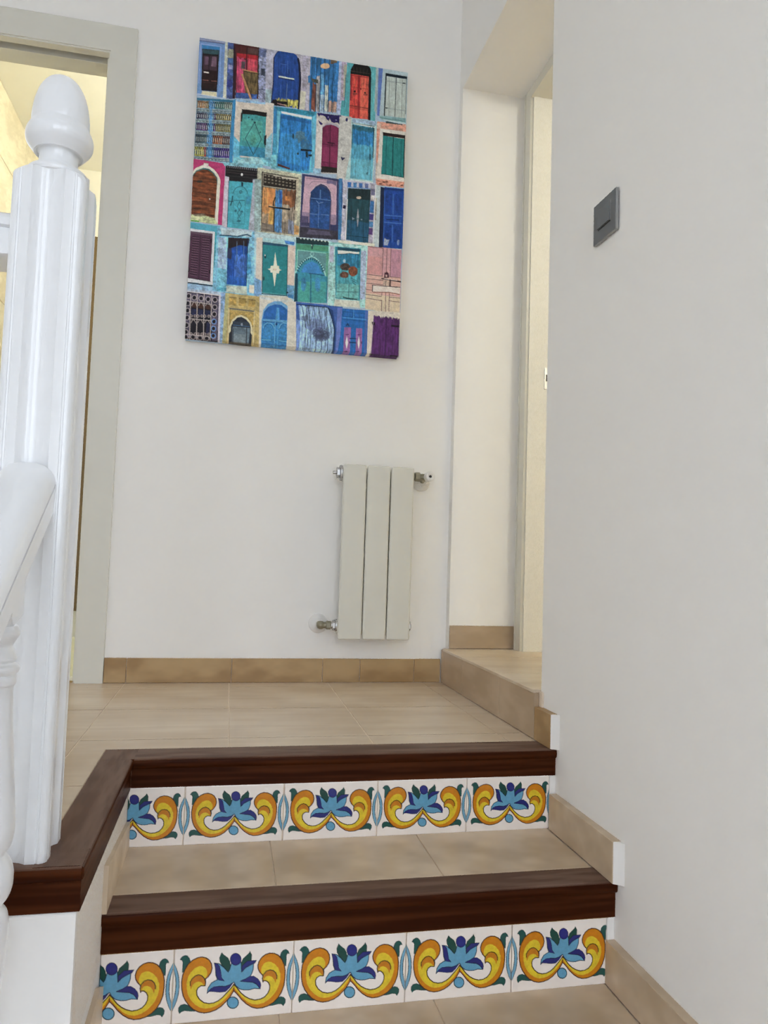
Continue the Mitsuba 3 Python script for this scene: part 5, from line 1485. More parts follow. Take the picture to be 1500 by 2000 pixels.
p 3a4058 70 b 40 573,902,570,907,563,912,551,915,539,916,527,914,519,910,516,905,519,900,526,895,537,891,550,891,562,892,570,896
l 1a2848 15 n 100 649,859,668,893,681,928,680,961,678,1015
p 6a80c4 8 v 100 692,853,716,853,714,1034,690,1030
p 5a78b8 6 v 100 718,854,721,854,719,1031,712,1031
p 1a6cb4 8 v 100 715,854,841,853,841,1035,694,1035,711,944
p 4a6cae 6 v 100 826,854,842,853,843,1035,827,1033
l 0f4a8c 9 n 100 720,865,768,865,767,881,719,881,720,865
l 0f4a8c 9 n 100 775,865,823,864,822,878,775,880,775,865
l 4a9cd4 12 n 100 719,885,833,885
l 4a9cd4 11 n 100 771,855,771,887
l 0f4a8c 8 n 100 720,891,830,891
p 9a6ca8 10 v 100 728,918,760,916,759,1029,727,1028
p 9a6ca8 10 v 100 785,917,815,916,816,1031,787,1030
p ece4f0 0 n 100 742,946,749,969,743,991,736,970
p 54346c 0 n 80 754,941,753,941,750,942,746,943,742,943,738,943,736,942,735,942,735,941,738,940,742,940,746,939,750,939,753,940
p 4a2c5c 0 n 80 749,999,748,1000,746,1001,742,1001,738,1001,734,1001,731,1001,730,1000,731,999,734,998,737,997,742,997,745,997,748,998
p 54346c 0 n 80 760,967,760,969,759,971,757,972,756,972,754,971,753,970,753,968,753,966,754,964,755,963,757,963,758,964,759,965
p ece4f0 0 n 100 800,943,806,966,801,988,794,967
p 54346c 0 n 80 811,937,810,938,807,939,804,939,799,940,796,940,793,939,792,938,793,938,795,937,799,936,803,936,807,936,810,937
p 4a2c5c 0 n 80 806,995,806,997,803,997,799,998,795,998,791,998,788,997,787,997,788,995,791,995,795,994,799,994,803,994,805,995
p 54346c 0 n 80 817,964,817,966,816,968,815,969,813,969,812,968,810,966,810,964,810,962,811,961,813,960,814,960,816,960,817,962
l 0c3c68 20 n 100 757,954,786,953
l 0c3c68 22 n 100 758,967,786,967
l 0f2c58 15 n 100 739,912,744,904,750,913
l 0f4a8c 10 n 100 722,1013,839,1014
p d0c8bc 8 b 100 841,853,1000,848,999,875,997,1032,837,1035,841,1014
p 5a2c6c 24 v 100 869,868,997,869,996,1032,857,1026
p 442058 18 v 70 859,998,996,1004,996,1032,857,1026
l 331646 13 n 100 932,868,929,1030
l 3a1a4c 7 n 60 888,869,888,1027
l 3a1a4c 7 n 60 963,870,965,1026
p 221028 0 n 100 956,894,995,894,995,900,956,900
p 221028 0 n 100 955,998,994,998,994,1002,955,1003
p 241620 0 n 100 860,889,875,891,875,900,862,900
p 241620 0 n 100 856,997,872,1002,867,1009,857,1008
l b8a8b4 10 n 100 868,868,860,1018
"""
TILE = """
p 1a4a44 5 b 100 886,202,894,154,912,124,933,117,952,138,963,175,945,173,938,203,940,276,938,342,920,321,901,246
l 10282c 7 n 100 886,202,894,154,912,124,933,117,952,138,963,175,945,173,938,203,940,276,938,342,920,321,901,246,886,202
p 1a4a44 5 b 100 797,864,845,823,881,768,903,756,930,769,945,801,944,843,928,884,916,857,886,850,838,864
l 10282c 7 n 100 797,864,845,823,881,768,903,756,930,769,945,801,944,843,928,884,916,857,886,850,838,864,797,864
p 1a4a44 5 b 100 133,179,123,136,104,100,85,95,64,110,49,145,65,155,73,183,72,254,71,319,90,305,103,235
l 10282c 7 n 100 133,179,123,136,104,100,85,95,64,110,49,145,65,155,73,183,72,254,71,319,90,305,103,235,133,179
p 1a4a44 5 b 100 193,848,160,814,129,762,103,743,71,751,55,781,54,822,64,860,80,838,105,827,149,842
l 10282c 7 n 100 193,848,160,814,129,762,103,743,71,751,55,781,54,822,64,860,80,838,105,827,149,842,193,848
p c47a1a 5 b 100 743,445,718,402,702,352,698,303,707,250,729,199,758,166,795,150,833,158,870,188,901,246,923,322,934,408,934,510,928,606,909,694,881,768,845,823,801,864,753,884,705,886,660,862,614,813,572,747,541,683,519,644,503,621,501,531,525,576,563,656,601,711,639,747,684,771,728,766,765,742,792,695,806,643,806,589,795,551,776,524,753,518,748,536,742,490,745,448
l 3a1c12 13 n 100 743,445,718,402,702,352,698,303,707,250,729,199,758,166,795,150,833,158,870,188,901,246,923,322,934,408,934,510,928,606,909,694,881,768,845,823,801,864,753,884,705,886,660,862,614,813,572,747,541,683,519,644,503,621,501,531,525,576,563,656,601,711,639,747,684,771,728,766,765,742,792,695,806,643,806,589,795,551,776,524,753,518,748,536,742,490,745,448,743,445
p d6bc30 6 b 100 744,436,731,410,728,373,732,332,749,286,778,266,808,270,843,305,874,363,894,444,895,523,885,594,868,664,843,720,807,775,763,817,711,836,659,820,614,777,572,711,537,647,510,589,503,546,525,576,563,656,601,711,639,747,684,771,728,766,765,742,792,695,806,643,806,589,795,551,776,524,753,518,748,536,742,490,745,448
l 2e1c12 12 n 100 503,534,525,576,563,656,601,711,639,747,684,771,728,766,765,742,792,695,806,643,806,589,795,551,776,524,753,518,748,536,742,490,745,448
p bc7620 5 b 100 750,491,751,455,763,414,788,388,814,386,841,407,859,446,864,489,853,567,843,516,823,477,797,458,771,464,758,489,753,522
l 2e1c12 11 n 100 748,536,742,490,749,436,773,392,803,379,833,393,854,427,865,471,864,507
p c47a1a 5 b 100 265,430,286,403,307,352,315,294,308,233,289,182,262,149,225,132,189,139,153,164,117,213,93,281,76,350,69,445,73,534,86,625,106,693,137,763,174,822,219,864,267,883,314,878,362,855,405,814,444,754,472,704,502,625,502,532,481,580,449,635,413,696,377,738,341,760,301,764,260,745,223,698,200,641,195,581,205,541,230,516,263,521,267,472,262,427
l 3a1c12 13 n 100 265,430,286,403,307,352,315,294,308,233,289,182,262,149,225,132,189,139,153,164,117,213,93,281,76,350,69,445,73,534,86,625,106,693,137,763,174,822,219,864,267,883,314,878,362,855,405,814,444,754,472,704,502,625,502,532,481,580,449,635,413,696,377,738,341,760,301,764,260,745,223,698,200,641,195,581,205,541,230,516,263,521,267,472,262,427,265,430
p d6bc30 6 b 100 266,415,278,378,275,330,261,286,235,256,209,252,173,274,141,324,121,380,110,462,114,546,126,625,153,700,191,765,232,807,273,827,321,822,364,802,407,760,447,700,475,645,503,571,502,541,481,580,449,635,413,696,377,738,341,760,301,764,260,745,223,698,200,641,195,581,205,541,230,516,263,521,267,472,262,427
l 2e1c12 12 n 100 502,535,481,580,449,635,413,696,377,738,341,760,301,764,260,745,223,698,200,641,195,581,205,541,230,516,263,521,267,472,262,427
p bc7620 5 b 100 263,513,264,472,253,423,231,384,208,372,179,379,154,415,141,461,140,502,147,558,160,499,181,466,210,458,233,473,248,502
l 2e1c12 11 n 100 142,502,140,454,154,414,179,378,208,367,232,383,255,423,265,472,264,521
p 164038 5 b 100 390,97,405,126,443,173,459,223,468,285,451,363,428,315,393,256,378,212,373,158
l 0c2420 7 n 100 390,97,405,126,443,173,459,223,468,285,451,363,428,315,393,256,378,212,373,158,390,97
p 164038 5 b 100 626,107,642,157,640,226,593,277,565,357,555,272,569,201,601,157,623,124
l 0c2420 7 n 100 626,107,642,157,640,226,593,277,565,357,555,272,569,201,601,157,623,124,626,107
p 24286c 5 b 100 563,376,563,297,607,233,685,235,671,270,638,296,594,326
l 101430 7 n 100 563,376,563,297,607,233,685,235,671,270,638,296,594,326,563,376
p 5f9ab8 5 b 100 548,186,557,272,563,378,594,326,630,295,662,273,660,358,647,418,630,457,589,480,556,500,616,517,661,529,695,561,714,600,726,623,677,613,633,626,592,623,551,602,520,556,503,507,498,508,469,536,429,552,381,542,344,549,308,573,283,625,289,553,314,491,350,461,364,456,348,388,342,291,332,227,374,242,412,295,450,363,461,332,476,238
l 10263a 10 n 100 548,186,557,272,563,378,594,326,630,295,662,273,660,358,647,418,630,457,589,480,556,500,616,517,661,529,695,561,714,600,726,623,677,613,633,626,592,623,551,602,520,556,503,507,498,508,469,536,429,552,381,542,344,549,308,573,283,625,289,553,314,491,350,461,364,456,348,388,342,291,332,227,374,242,412,295,450,363,461,332,476,238,548,186
p 24286c 5 b 100 332,227,360,246,375,272,388,346,397,431,420,477,372,458,352,388,342,291
l 141838 6 n 100 332,227,360,246,375,272,388,346,397,431,420,477,372,458,352,388,342,291,332,227
p 24286c 5 b 100 283,621,308,573,337,546,381,545,433,555,469,536,499,505,466,579,434,622,390,626,331,608,301,603
l 141838 6 n 100 283,621,308,573,337,546,381,545,433,555,469,536,499,505,466,579,434,622,390,626,331,608,301,603,283,621
p 24286c 5 b 100 556,500,589,480,633,444,666,446,701,484,724,535,731,578,725,627,710,587,687,548,653,522,608,516
l 141838 6 n 100 556,500,589,480,633,444,666,446,701,484,724,535,731,578,725,627,710,587,687,548,653,522,608,516,556,500
p 262a74 8 b 100 554,204,550,238,538,265,520,278,500,275,482,257,468,227,463,192,467,157,479,131,497,118,517,120,535,139,549,168
l 12163a 8 n 100 554,204,551,234,542,259,527,275,510,279,493,270,478,251,467,223,463,192,466,161,475,136,490,121,507,117,524,126,539,145,550,173,554,204
p 5f9ab8 6 b 100 547,787,545,813,537,835,525,850,510,857,493,854,478,843,465,824,456,800,453,773,455,747,463,726,475,710,490,703,507,706,522,717,535,736,544,760
l 12303c 12 n 100 547,787,545,813,537,835,525,850,510,857,493,854,478,843,465,824,456,800,453,773,455,747,463,726,475,710,490,703,507,706,522,717,535,736,544,760,547,787
"""

# ------------------------------------------------------------------ the setting: walls, ceiling, floor slabs
ZB, ZT, XL, YF = -2.45, 3.3, -2.35, -5.2      # lower floor, ceiling, far left wall, window wall
XW = 0.0171                                     # near face of the right wall
setting('wall_back', extr_xz(Polygon([(XL-.1, ZB), (XW+.01, ZB), (XW+.01, ZT), (XL-.1, ZT)], [[(-1.99, .0), (-1.99, 2.1), (-1.1585, 2.1), (-1.1585, .0)]]), 0.0, 0.12), M['wall'])
REC0, REC1, PZ, HZ = -0.7852, -0.0336, 0.113, 2.061
setting('wall_right', extr_yz(Polygon([(YF, ZB), (0.12, ZB), (0.12, ZT), (YF, ZT)], [[(REC0, PZ-.004), (REC0, HZ), (REC1, HZ), (REC1, PZ-.004)], [(-4.95, -.5), (-4.95, 2.7), (-2.95, 2.7), (-2.95, -.5)]]), XW, 0.2534), M['wall'])
setting('wall_recess', extr_yz(Polygon([(-1.0, ZB), (0.12, ZB), (0.12, ZT), (-1.0, ZT)], [[(-0.72, PZ-.004), (-0.72, 2.03), (-0.104, 2.03), (-0.104, PZ-.004)]]), 0.2536, 0.36), M['wall'])
setting('wall_left', box(XL-.1, XL, YF, 0, ZB, ZT), M['wall'])
setting('wall_front', extr_xz(Polygon([(XL-.1, ZB), (0.25, ZB), (0.25, ZT), (XL-.1, ZT)], [[(WX0, WZ0), (WX0, WZ1), (WX1, WZ1), (WX1, WZ0)] for WX0, WX1, WZ0, WZ1 in [(-1.75, -0.12, -0.75, 3.1)]]), YF-.15, YF), M['wall'])
setting('ceiling', box(XL-.1, 0.25, YF, 0.0, ZT, ZT+.1), M['wall'])
setting('floor_lower', box(XL-.1, 0.25, YF, 0.0, ZB-.1, ZB), M['grout'])
win = struct('window_1')
for a, b in ((-1.75, -1.69), (-.965, -.905), (-0.18, -0.12)): obj('frame', box(a, b, YF-.10, YF-.04, -0.75, 3.1, .006), M['casing'], win)
for a, b in ((-0.75, -0.69), (3.04, 3.1)): obj('frame', box(-1.69, -.965, YF-.10, YF-.04, a, b, .006), M['casing'], win); obj('frame', box(-.905, -0.18, YF-.10, YF-.04, a, b, .006), M['casing'], win)

win = struct('window_2')
for a, b in ((-4.95, -4.89), (-3.98, -3.92), (-3.01, -2.95)): obj('frame', box(.10, .16, a, b, -.5, 2.7, .006), M['casing'], win)
for a, b in ((-.5, -.44), (2.64, 2.7)): obj('frame', box(.10, .16, -4.89, -3.98, a, b, .006), M['casing'], win); obj('frame', box(.10, .16, -3.92, -3.01, a, b, .006), M['casing'], win)

# landing floor: slab (grout level) and separate tiles
XB0, XB1 = -0.9426, -0.8785        # wooden border on the left of the steps
YB0, YB1 = -0.7974, -0.8745        # wooden edge of the landing
YE0, YE1 = -1.3205, -1.3805        # wooden edge towards the stairwell
fl = struct('floor')
L_area = Polygon([(XL, -.0), (0.0, -.0), (0.0, YB0), (XB0, YB0), (XB0, YE0), (XL, YE0)])
slab = Polygon([(XL, 0.0), (0.015, 0.0), (0.015, -.865), (-.887, -.865), (-.887, -1.36), (XL, -1.36)])
m = extr(slab, 0.25); m.apply_translation((0, 0, -0.2512)); obj('slab', m, M['grout'], fl)
xs = [-1.0099+0.3145*k for k in range(-5, 4)]+[0.0]; xs = [x for x in xs if x > XL-.3]; ys = [0.0, -0.084, -0.4016, -0.7191, -1.0366, -1.3541]
for i in range(len(xs)-1):
    for j in range(len(ys)-1):
        q = sbox(xs[i], ys[j+1], xs[i+1], ys[j]).intersection(L_area).buffer(-0.0014, join_style=2)
        if q.is_empty or q.area < 1e-4: continue
        for g in getattr(q, 'geoms', [q]):
            t = extr(g, 0.0085); t.apply_translation((0, 0, -0.0085+RNG.uniform(-.0003, .0003))); obj('tile', t, M['floor'], fl)
# platform of the recess: one step up, tiled
pf = struct('floor_recess')
obj('slab', box(0.012, 0.40, -0.80, -0.01, -0.2, PZ-.0025), M['grout'], pf)
for a, b in ((-0.0336, -0.2391), (-0.2391, -0.5557), (-0.5557, -0.7852)):
    obj('tile', box(-0.003 if b > -.79 else -.003, 0.2534+.10, b+.001, a-.001, PZ-.006, 0.1152, .0012), M['floor'], pf)
st_ = struct('trim_1')               # tiled upright of that step
for a, b in ((-0.010, -0.0399), (-0.0399, -0.2391), (-0.2391, -0.5557), (-0.5557, -0.7852)):
    obj('tile', box(0.0, 0.0118, b+.0009, a-.0009, 0.0008, 0.1075, .001), M['step'], st_)
obj('bed', box(0.004, 0.0169, -0.784, -0.002, -0.003, 0.1085), M['grout_dark'], st_)

# skirting of the landing
sk = struct('baseboard_back')
bx_ = [-1.0746, -1.0079, -0.6895, -0.3993, -0.2761, -0.0924, -0.0015]
for a, b in zip(bx_[:-1], bx_[1:]):
    obj('tile', box(a+.0011, b-.0011, -0.0095, -0.001, 0.0012, 0.0766+RNG.uniform(-.0006, .0006), .0009), M['skirt'], sk)
obj('bed', box(-1.0746, 0.0, -0.0045, 0.0, 0.0, 0.0755), M['grout'], sk)
sk2 = struct('baseboard_recess')
obj('tile', box(0.0185, 0.2525, -0.0425, -0.0338, 0.1165, 0.1925, .001), M['step'], sk2)
# right-hand skirting along the steps
sr = struct('baseboard_right')
obj('tile', box(0.0, XW+.001, -0.8735, REC0-.001, 0.0008, 0.0764, .001), M['skirt'], sr)
obj('tile', box(0.0, XW+.001, -1.1500, -0.8745, -0.1715, -0.0955, .001), M['tread'], sr)
obj('tile', box(0.0, XW+.001, -1.4200, -1.1265, -0.3585, -0.2800, .001), M['tread'], sr)
sl = struct('baseboard_left')
obj('tile', extr_yz(Polygon([(-.871, -.1715), (-.871, -.121), (-1.142, -.0955), (-1.142, -.1715)]), -.8885, -.8795), M['tread'], sl)
obj('tile', extr_yz(Polygon([(-1.128, -.3585), (-1.128, -.290), (-1.165, -.272), (-1.42, -.278), (-1.42, -.3585)]), -.8885, -.8795), M['tread'], sl)

obj('plaster_strip', rbox(.0030, .0172, -.8705, -.8615, -.1715, -.0578, .0015, 8), M['plaster'], sr)
obj('plaster_strip', rbox(.0026, .0172, -1.1300, -1.1236, -.3585, -.2392, .0015, 8), M['plaster'], sr)
def plaster_wedge(ye, z0, z1):          # plaster run up against the cut end of a skirting tile
    m = extr(Polygon([(.0012, ye-.0004), (XW+.0005, ye-.0004), (XW+.0005, ye-.014), (.0120, ye-.0075), (.0050, ye-.0030)]), z1-z0); m.apply_translation((0, 0, z0)); obj('plaster_strip', m, M['plaster'], sr, smooth=60)
plaster_wedge(-.8735, .0010, .0764); plaster_wedge(-1.1500, -.1710, -.0955)
# plastered string wall under the left border, going down with the stairs
pts = [(-.80, -.06), (-1.372, -.06), (-1.372, -.376), (-1.64, -.376), (-1.64, -.56), (-1.91, -.56), (-1.91, -.745), (-2.18, -.745), (-2.18, -.93), (-2.45, -.93), (-2.45, ZB), (-.80, ZB)]
sw = extr_yz(Polygon(pts).buffer(-.006).buffer(.006, quad_segs=4), -1.10, -.887)
def roughen(m, L=0.02, a=0.0022):
    mf = to_mf(m).refine_to_length(L); t = to_tm(mf); t.merge_vertices(); from meshkit import fbm as mf_fbm
    n = np.asarray(mf_fbm(np.asarray(t.vertices)*22, 3)); n = n-n.mean(); t.vertices = t.vertices + t.vertex_normals*(n*2*a)[:, None]; return t
setting('wall_stringer', sw, M['plaster'])

# ------------------------------------------------------------------ staircase
stairs = thing('staircase', 'stairs with dark wooden nosings and flower-painted ceramic risers below the landing', 'stairs')
RH = 0.1855
prof = [(-.80, -.024), (-.862, -.024), (-.862, -.1745), (-1.1235, -.1745), (-1.1235, -.3615), (-1.40, -.3615)]
y, z = -1.40, -.3615
for k in range(10):
    z -= RH; prof.append((y, z)); y -= .27; prof.append((y, z))
prof += [(y, ZB), (-.80, ZB)]
obj('body', extr_yz(Polygon(prof), -.8865, 0.0165), M['grout'], stairs)
# tread tiles
for (ya, yb, zt, js) in ((-.8665, -1.0735, -.172, (-.8865, -.606, -.2987, 0.0)), (-1.126, -1.335, -.359, (-.8865, -.598, -.3276, 0.0))):
    for a, b in zip(js[:-1], js[1:]):
        obj('tread_tile', box(a+.0008, b-.0008, yb+.0005, ya, zt-.006, zt, .001), M['tread'], stairs)
z = -.359
for k in range(4):
    z -= RH
    ya = -1.40-.27*k
    for a, b in zip((-.8865, -.598, -.3276), (-.598, -.3276, 0.0)): obj('tread_tile', box(a+.0008, b-.0008, ya-.205, ya, z-.004, z, .001), M['tread'], stairs)
# nosings: rounded lip and recessed fascia
def nosing_profile(yb, yn, h, fz, rec):          # (y, z) with the top at z = 0
    lip = [(yb, 0.0)]+arc(yn+.007, -.007, .007, 90, 180, 6)+arc(yn+.009, -h+.009, .009, 180, 270, 6)+[(yb, -h)]
    fas = [(yb, -h+.0005), (yn+rec, -h+.0005), (yn+rec, -fz), (yb, -fz)]
    return Polygon(lip), Polygon(fas)
def nosing(x0, x1, yb, yn, zt, h, fz, rec, label=None):
    a, b = nosing_profile(yb, yn, h, fz, rec)
    ml = extr_yz(a, x0, x1); mf = extr_yz(b, max(x0-.0043, -.8868), x1)
    ml.apply_translation((0, 0, zt)); mf.apply_translation((0, 0, zt))
    k = obj('nosing', ml, M['wood_x'], stairs, smooth=35); obj('fascia', mf, M['wood_x'], k)
    return k
nosing(-.8783, 0.0168, YB0, YB1, 0.0, .0212, .0577, .0065)
nosing(-.8868, 0.0168, -1.0747, -1.1405, -.172, .0225, .0665, .0085)
for k in range(4):
    nosing(-.8868, 0.0145, -1.335-.27*k, -1.402-.27*k, -.359-RH*k, .0225, .0625, .0085)
obj('bead', box(-.886, .0165, -1.1298, -1.1236, -.2404, -.2386), M['skirt'], stairs)
# painted riser tiles: cut to length, shared print
LINE_SCALE[0] = 480/235.0*1.45
def oval_lines():
    t = np.linspace(-1, 1, 25); out = ''
    for cx in (0, 1000):
        for col, hw, v0, v1 in (('10282c', 54, 182, 831), ('6c9cb4', 48, 192, 820), ('10282c', 27, 262, 728), ('cdc8c0', 21, 280, 712)):
            r = hw*(1-np.abs(t)**2.2); vv = (v0+v1)/2+t*(v1-v0)/2
            pp = np.r_[np.c_[cx-r, vv], np.c_[cx+r, vv][::-1]]; out += f'p {col} 0 n 100 '+','.join(str(int(q)) for q in pp.ravel())+'\n'
    return out
TW, TH = 0.1945, 0.1185
traster = paint(TILE.strip()+'\n'+oval_lines(), 288, 480, 'cdc6bf', np.array([.48, .288]))
WHITE_GAIN = 1.4
tsat = np.ptp(traster, axis=2, keepdims=True); tcol = np.minimum(to_lin(traster)*WHITE_GAIN*(1-.28*np.clip(tsat*3, 0, 1)), .92).reshape(144, 2, 240, 2, 3).mean((1, 3))
def riser_tile(u0, u1, height):
    """front face in the x-z plane at y = 0, x from 0, z from 0 down to -height; pillowed edge, 6 mm thick."""
    c0, c1 = int(round(u0*239)), int(round(u1*239)); nc, nr = c1-c0+1, 144
    X = (np.arange(c0, c1+1)-c0)/239*TW; Z = -np.arange(nr)/(nr-1)*height; w = X[-1]
    gx, gz = np.meshgrid(X, Z); e = np.minimum(np.minimum(gx, w-gx), np.minimum(-gz, gz+height)); gy = np.where(e < .0012, (.0012-e)*.8, 0)
    v = np.c_[gx.ravel(), gy.ravel(), gz.ravel()]; f = grid_faces(nr, nc); col = tcol[:, c0:c1+1].reshape(-1, 3)
    ring = np.r_[np.arange(nc), np.arange(1, nr)*nc+nc-1, (nr-1)*nc+np.arange(nc-2, -1, -1), np.arange(nr-2, 0, -1)*nc]
    v2 = v[ring].copy(); v2[:, 1] = .006; n0 = len(v); k = len(ring); a = np.arange(k); b = (a+1) % k
    side = np.r_[np.c_[ring[a], ring[b], n0+b], np.c_[ring[a], n0+b, n0+a]]
    return trimesh.Trimesh(np.r_[v, v2], np.r_[f, side], process=False), np.r_[col, col[0:1].repeat(k, 0)*0+np.array([.5, .46, .40])]
def riser_row(joints, x_l, x_r, zt, zb, yf, ucut):
    m, c = riser_tile(0, 1, zt-zb); full = ply(m, M['ceramic'], color=c)
    for a, b in zip(joints[:-1], joints[1:]): obj('riser_tile', None, None, stairs, shape={**full, 'to_world': T().translate([a+(b-a-TW)/2, yf, zt]).scale([1, 1, 1])})
    ul = (joints[0]-.0011-x_l)/TW; m, c = riser_tile(1-ul, 1, zt-zb); m.apply_translation((x_l, yf, zt)); obj('riser_tile', m, M['ceramic'], stairs, color=c)
    ur = min(1, (x_r-joints[-1]-.0011)/TW); m, c = riser_tile(0, ur, zt-zb); m.apply_translation((joints[-1]+.0011, yf, zt)); obj('riser_tile', m, M['ceramic'], stairs, color=c)
riser_row([-.7779, -.5811, -.3837, -.1881], -.8862, 0.0025, -.0572, -.1722, -.8685, 0)
riser_row([-.7723, -.5757, -.3798, -.1837], -.8862, 0.0020, -.2405, -.3592, -1.1285, 0)

# wooden border left of the steps and along the stairwell edge
border = thing('landing_border', 'dark brown wooden border along the landing edge under the white newel post', 'wood trim')
def lip_y(x0, x1, y0, y1):       # strip running in y, rounded on its right side (x1)
    p = Polygon([(x0, 0.0)]+arc(x1-.007, -.007, .007, 90, 0, 6)+arc(x1-.009, -.0122, .009, 0, -90, 6)+[(x0, -.0212)])
    return extr_xz(p, y0, y1)
k = obj('side_strip', lip_y(XB0, XB1-.0004, YE1+.004, YB1), M['wood_y'], border, smooth=35)
obj('corner_block', box(XB0, -.87835, YB1+.0002, YB0, -.0204, 0), M['wood_y'], border)
obj('fascia', box(XB0+.02, -.8828, -1.3715, -.8700, -.0600, -.0208), M['wood_y'], k)
a, b = nosing_profile(YE0, YE1, .0212, .0600, .0078)
k = obj('front_strip', extr_yz(a, XL, XB1-.0035), M['wood_x'], border, smooth=35)
obj('fascia', extr_yz(b, XL, -.8830), M['wood_x'], k)

# ------------------------------------------------------------------ newel post, hand rails, baluster
NX, NY = -.9765, -1.3185
newel = thing('newel_post', 'fluted white newel post with acorn finial on the dark wooden landing border', 'newel post')
sq = Polygon([(-.0475, -.0475), (.0475, -.0475), (.0475, .0475), (-.0475, .0475)]).buffer(-.010).buffer(.010, quad_segs=8)
R_, dpt = .0285, .0095
for k in range(4):
    a = k*math.pi/2; sq = sq.difference(shapely.geometry.Point((.0475+R_-dpt)*math.cos(a), (.0475+R_-dpt)*math.sin(a)).buffer(R_, quad_segs=24))
for k in range(4):
    a = k*math.pi/2
    for t in (-.0352, .0352): sq = sq.difference(shapely.geometry.Point(.0477*math.cos(a)-t*math.sin(a), .0477*math.sin(a)+t*math.cos(a)).buffer(.0019, quad_segs=6))
sq = sq.buffer(-.0004).buffer(.0008, quad_segs=4).buffer(-.0004)
#.buffer(.0024, quad_segs=4).buffer(-.0012)
shaft = to_mf(extr(sq, 1.0)) ^ to_mf(lathe([(0, -.01), (.09, -.01), (.09, .88), (.071, .893), (.0665, .908), (.063, .918), (.059, .926), (.053, .9315), (.046, .9335), (0, .934)], 96))
sh = to_tm(shaft); sh.merge_vertices(); sh.apply_translation((NX, NY, 0.0)); obj('shaft', sh, M['gloss'], newel, smooth=28)
fin = [(0, .933), (.0375, .933), (.0412, .9365), (.0412, .9415), (.0375, .946), (.0305, .9495), (.0268, .954), (.0258, .961), (.0260, .970), (.0275, .9735), (.0305, .9735), (.0315, .9715), (.0330, .9715), (.0345, .9735), (.0392, .979), (.0437, .9855), (.0453, .993), (.0442, 1.0015), (.0405, 1.0095), (.0388, 1.0135), (.0388, 1.018), (.0382, 1.030), (.0355, 1.047), (.0300, 1.065), (.0215, 1.0785), (.0115, 1.0855), (0, 1.0875)]
obj('finial', lathe(smooth_prof(fin, 5), 64, (NX, NY, 0)), M['gloss'], newel, smooth=40)
half = [(0, 0), (.012, -.0008), (.022, -.004), (.030, -.0100), (.0350, -.018), (.0370, -.0265), (.0310, -.0285), (.0310, -.0325), (.0362, -.0340), (.0360, -.0665), (.030, -.0695)]
railp = Polygon([(x, z) for x, z in half]+[(-x, z) for x, z in half[::-1]])
def rail_mesh(n=1.7):
    m = extr(railp, n); v = m.vertices.copy(); t = v[:, 2]; m.vertices = np.c_[v[:, 0]-.981, -1.3664-t, v[:, 1]+.5239-.726*(t)]; m.fix_normals(); return m
hr = thing('handrail', 'white moulded handrail sloping down from the front of the newel post', 'handrail')
obj('rail', rail_mesh(), M['gloss'], hr, smooth=30)
hr2 = thing('handrail', 'short end of a level white handrail at the left edge, behind the newel post top', 'handrail')
m = extr(railp, abs(XL-NX)-.048); v = m.vertices.copy(); m.vertices = np.c_[NX-.0478-v[:, 2], v[:, 0]+NY, v[:, 1]+.8745]; m.fix_normals()
obj('rail', m, M['gloss'], hr2, smooth=30)
bal = thing('baluster', 'turned white baluster under the sloping handrail at the lower left edge', 'baluster')
up_ = [(.0250, .317), (.0272, .312), (.0277, .3065), (.0240, .300), (.0205, .293), (.0235, .287), (.0262, .278), (.0235, .2735), (.0285, .2705), (.0298, .2665), (.0282, .262), (.0250, .2595), (.0268, .2565), (.0266, .249), (.0240, .2435), (.0248, .225), (.0257, .205), (.0277, .179), (.0300, .1495), (.0330, .1138), (.0350, .0850), (.0345, .0720), (.0318, .0595), (.0262, .0525), (.0275, .0490), (.0330, .0410), (.0362, .0300), (.0366, .0215)]
full = up_+[(r, .043-z) for r, z in up_[::-1][1:]]
prof = smooth_prof([(r, z) for r, z in full], 4); prof = np.vstack([[0, prof[0][1]], prof, [0, prof[-1][1]]])
BY = -1.462
obj('shaft', lathe(prof[::-1], 48, (-.981, BY, 0)), M['gloss'], bal, smooth=40)
def block(z0, z1, topcut):
    s = .0245; m = trimesh.convex.convex_hull(np.array([(x, y_, z0+(0 if topcut else .012)) for x in (-s, s) for y_ in (-s, s)]+[(x, y_, z1-(.012 if topcut else 0)) for x in (-s, s) for y_ in (-s, s)]+[(.0205*math.cos(a), .0205*math.sin(a), (z1 if topcut else z0)) for a in np.linspace(0, 2*np.pi, 16, endpoint=False)]))
    m.apply_translation((-.981, BY, 0)); return m
mtop = block(.3165, .43, False)
v = mtop.vertices.copy(); t_ = v[:, 2] > .42; v[t_, 2] = .5239-.726*(-1.3664-v[t_, 1])-.0702; mtop.vertices = v
obj('upper_block', mtop, M['gloss'], bal); obj('lower_block', block(-.376, -.2735, True), M['gloss'], bal)

# ------------------------------------------------------------------ doorway to the bathroom
d1 = struct('door_1')
obj('casing', extr_xz(Polygon([(-1.1545, 0), (-1.0750, 0), (-1.0750, 2.0910), (-2.07, 2.0910), (-2.07, 2.0045), (-1.1545, 2.0045)]), -.0125, .0), M['casing'], d1)
obj('casing_bead', extr_xz(Polygon([(-1.1580, 0), (-1.1500, 0), (-1.1500, 2.0085), (-2.0, 2.0085), (-2.0, 1.9990), (-1.1580, 1.9990)]), -.0085, .0195), M['casing'], d1)
obj('jamb', box(-1.1680, -1.1575, .0195, .125, 0, 2.099, .001), M['casing'], d1)
obj('head', box(-1.99, -1.1640, .0514, .124, 1.9985, 2.099, .001), M['casing'], d1)
obj('track', box(-1.99, -1.1640, .0196, .0513, 2.060, 2.099), M['casing_dark'], d1)
obj('threshold', box(-1.99, -1.1650, .0005, .030, -.01, .0015), M['skirt'], d1)

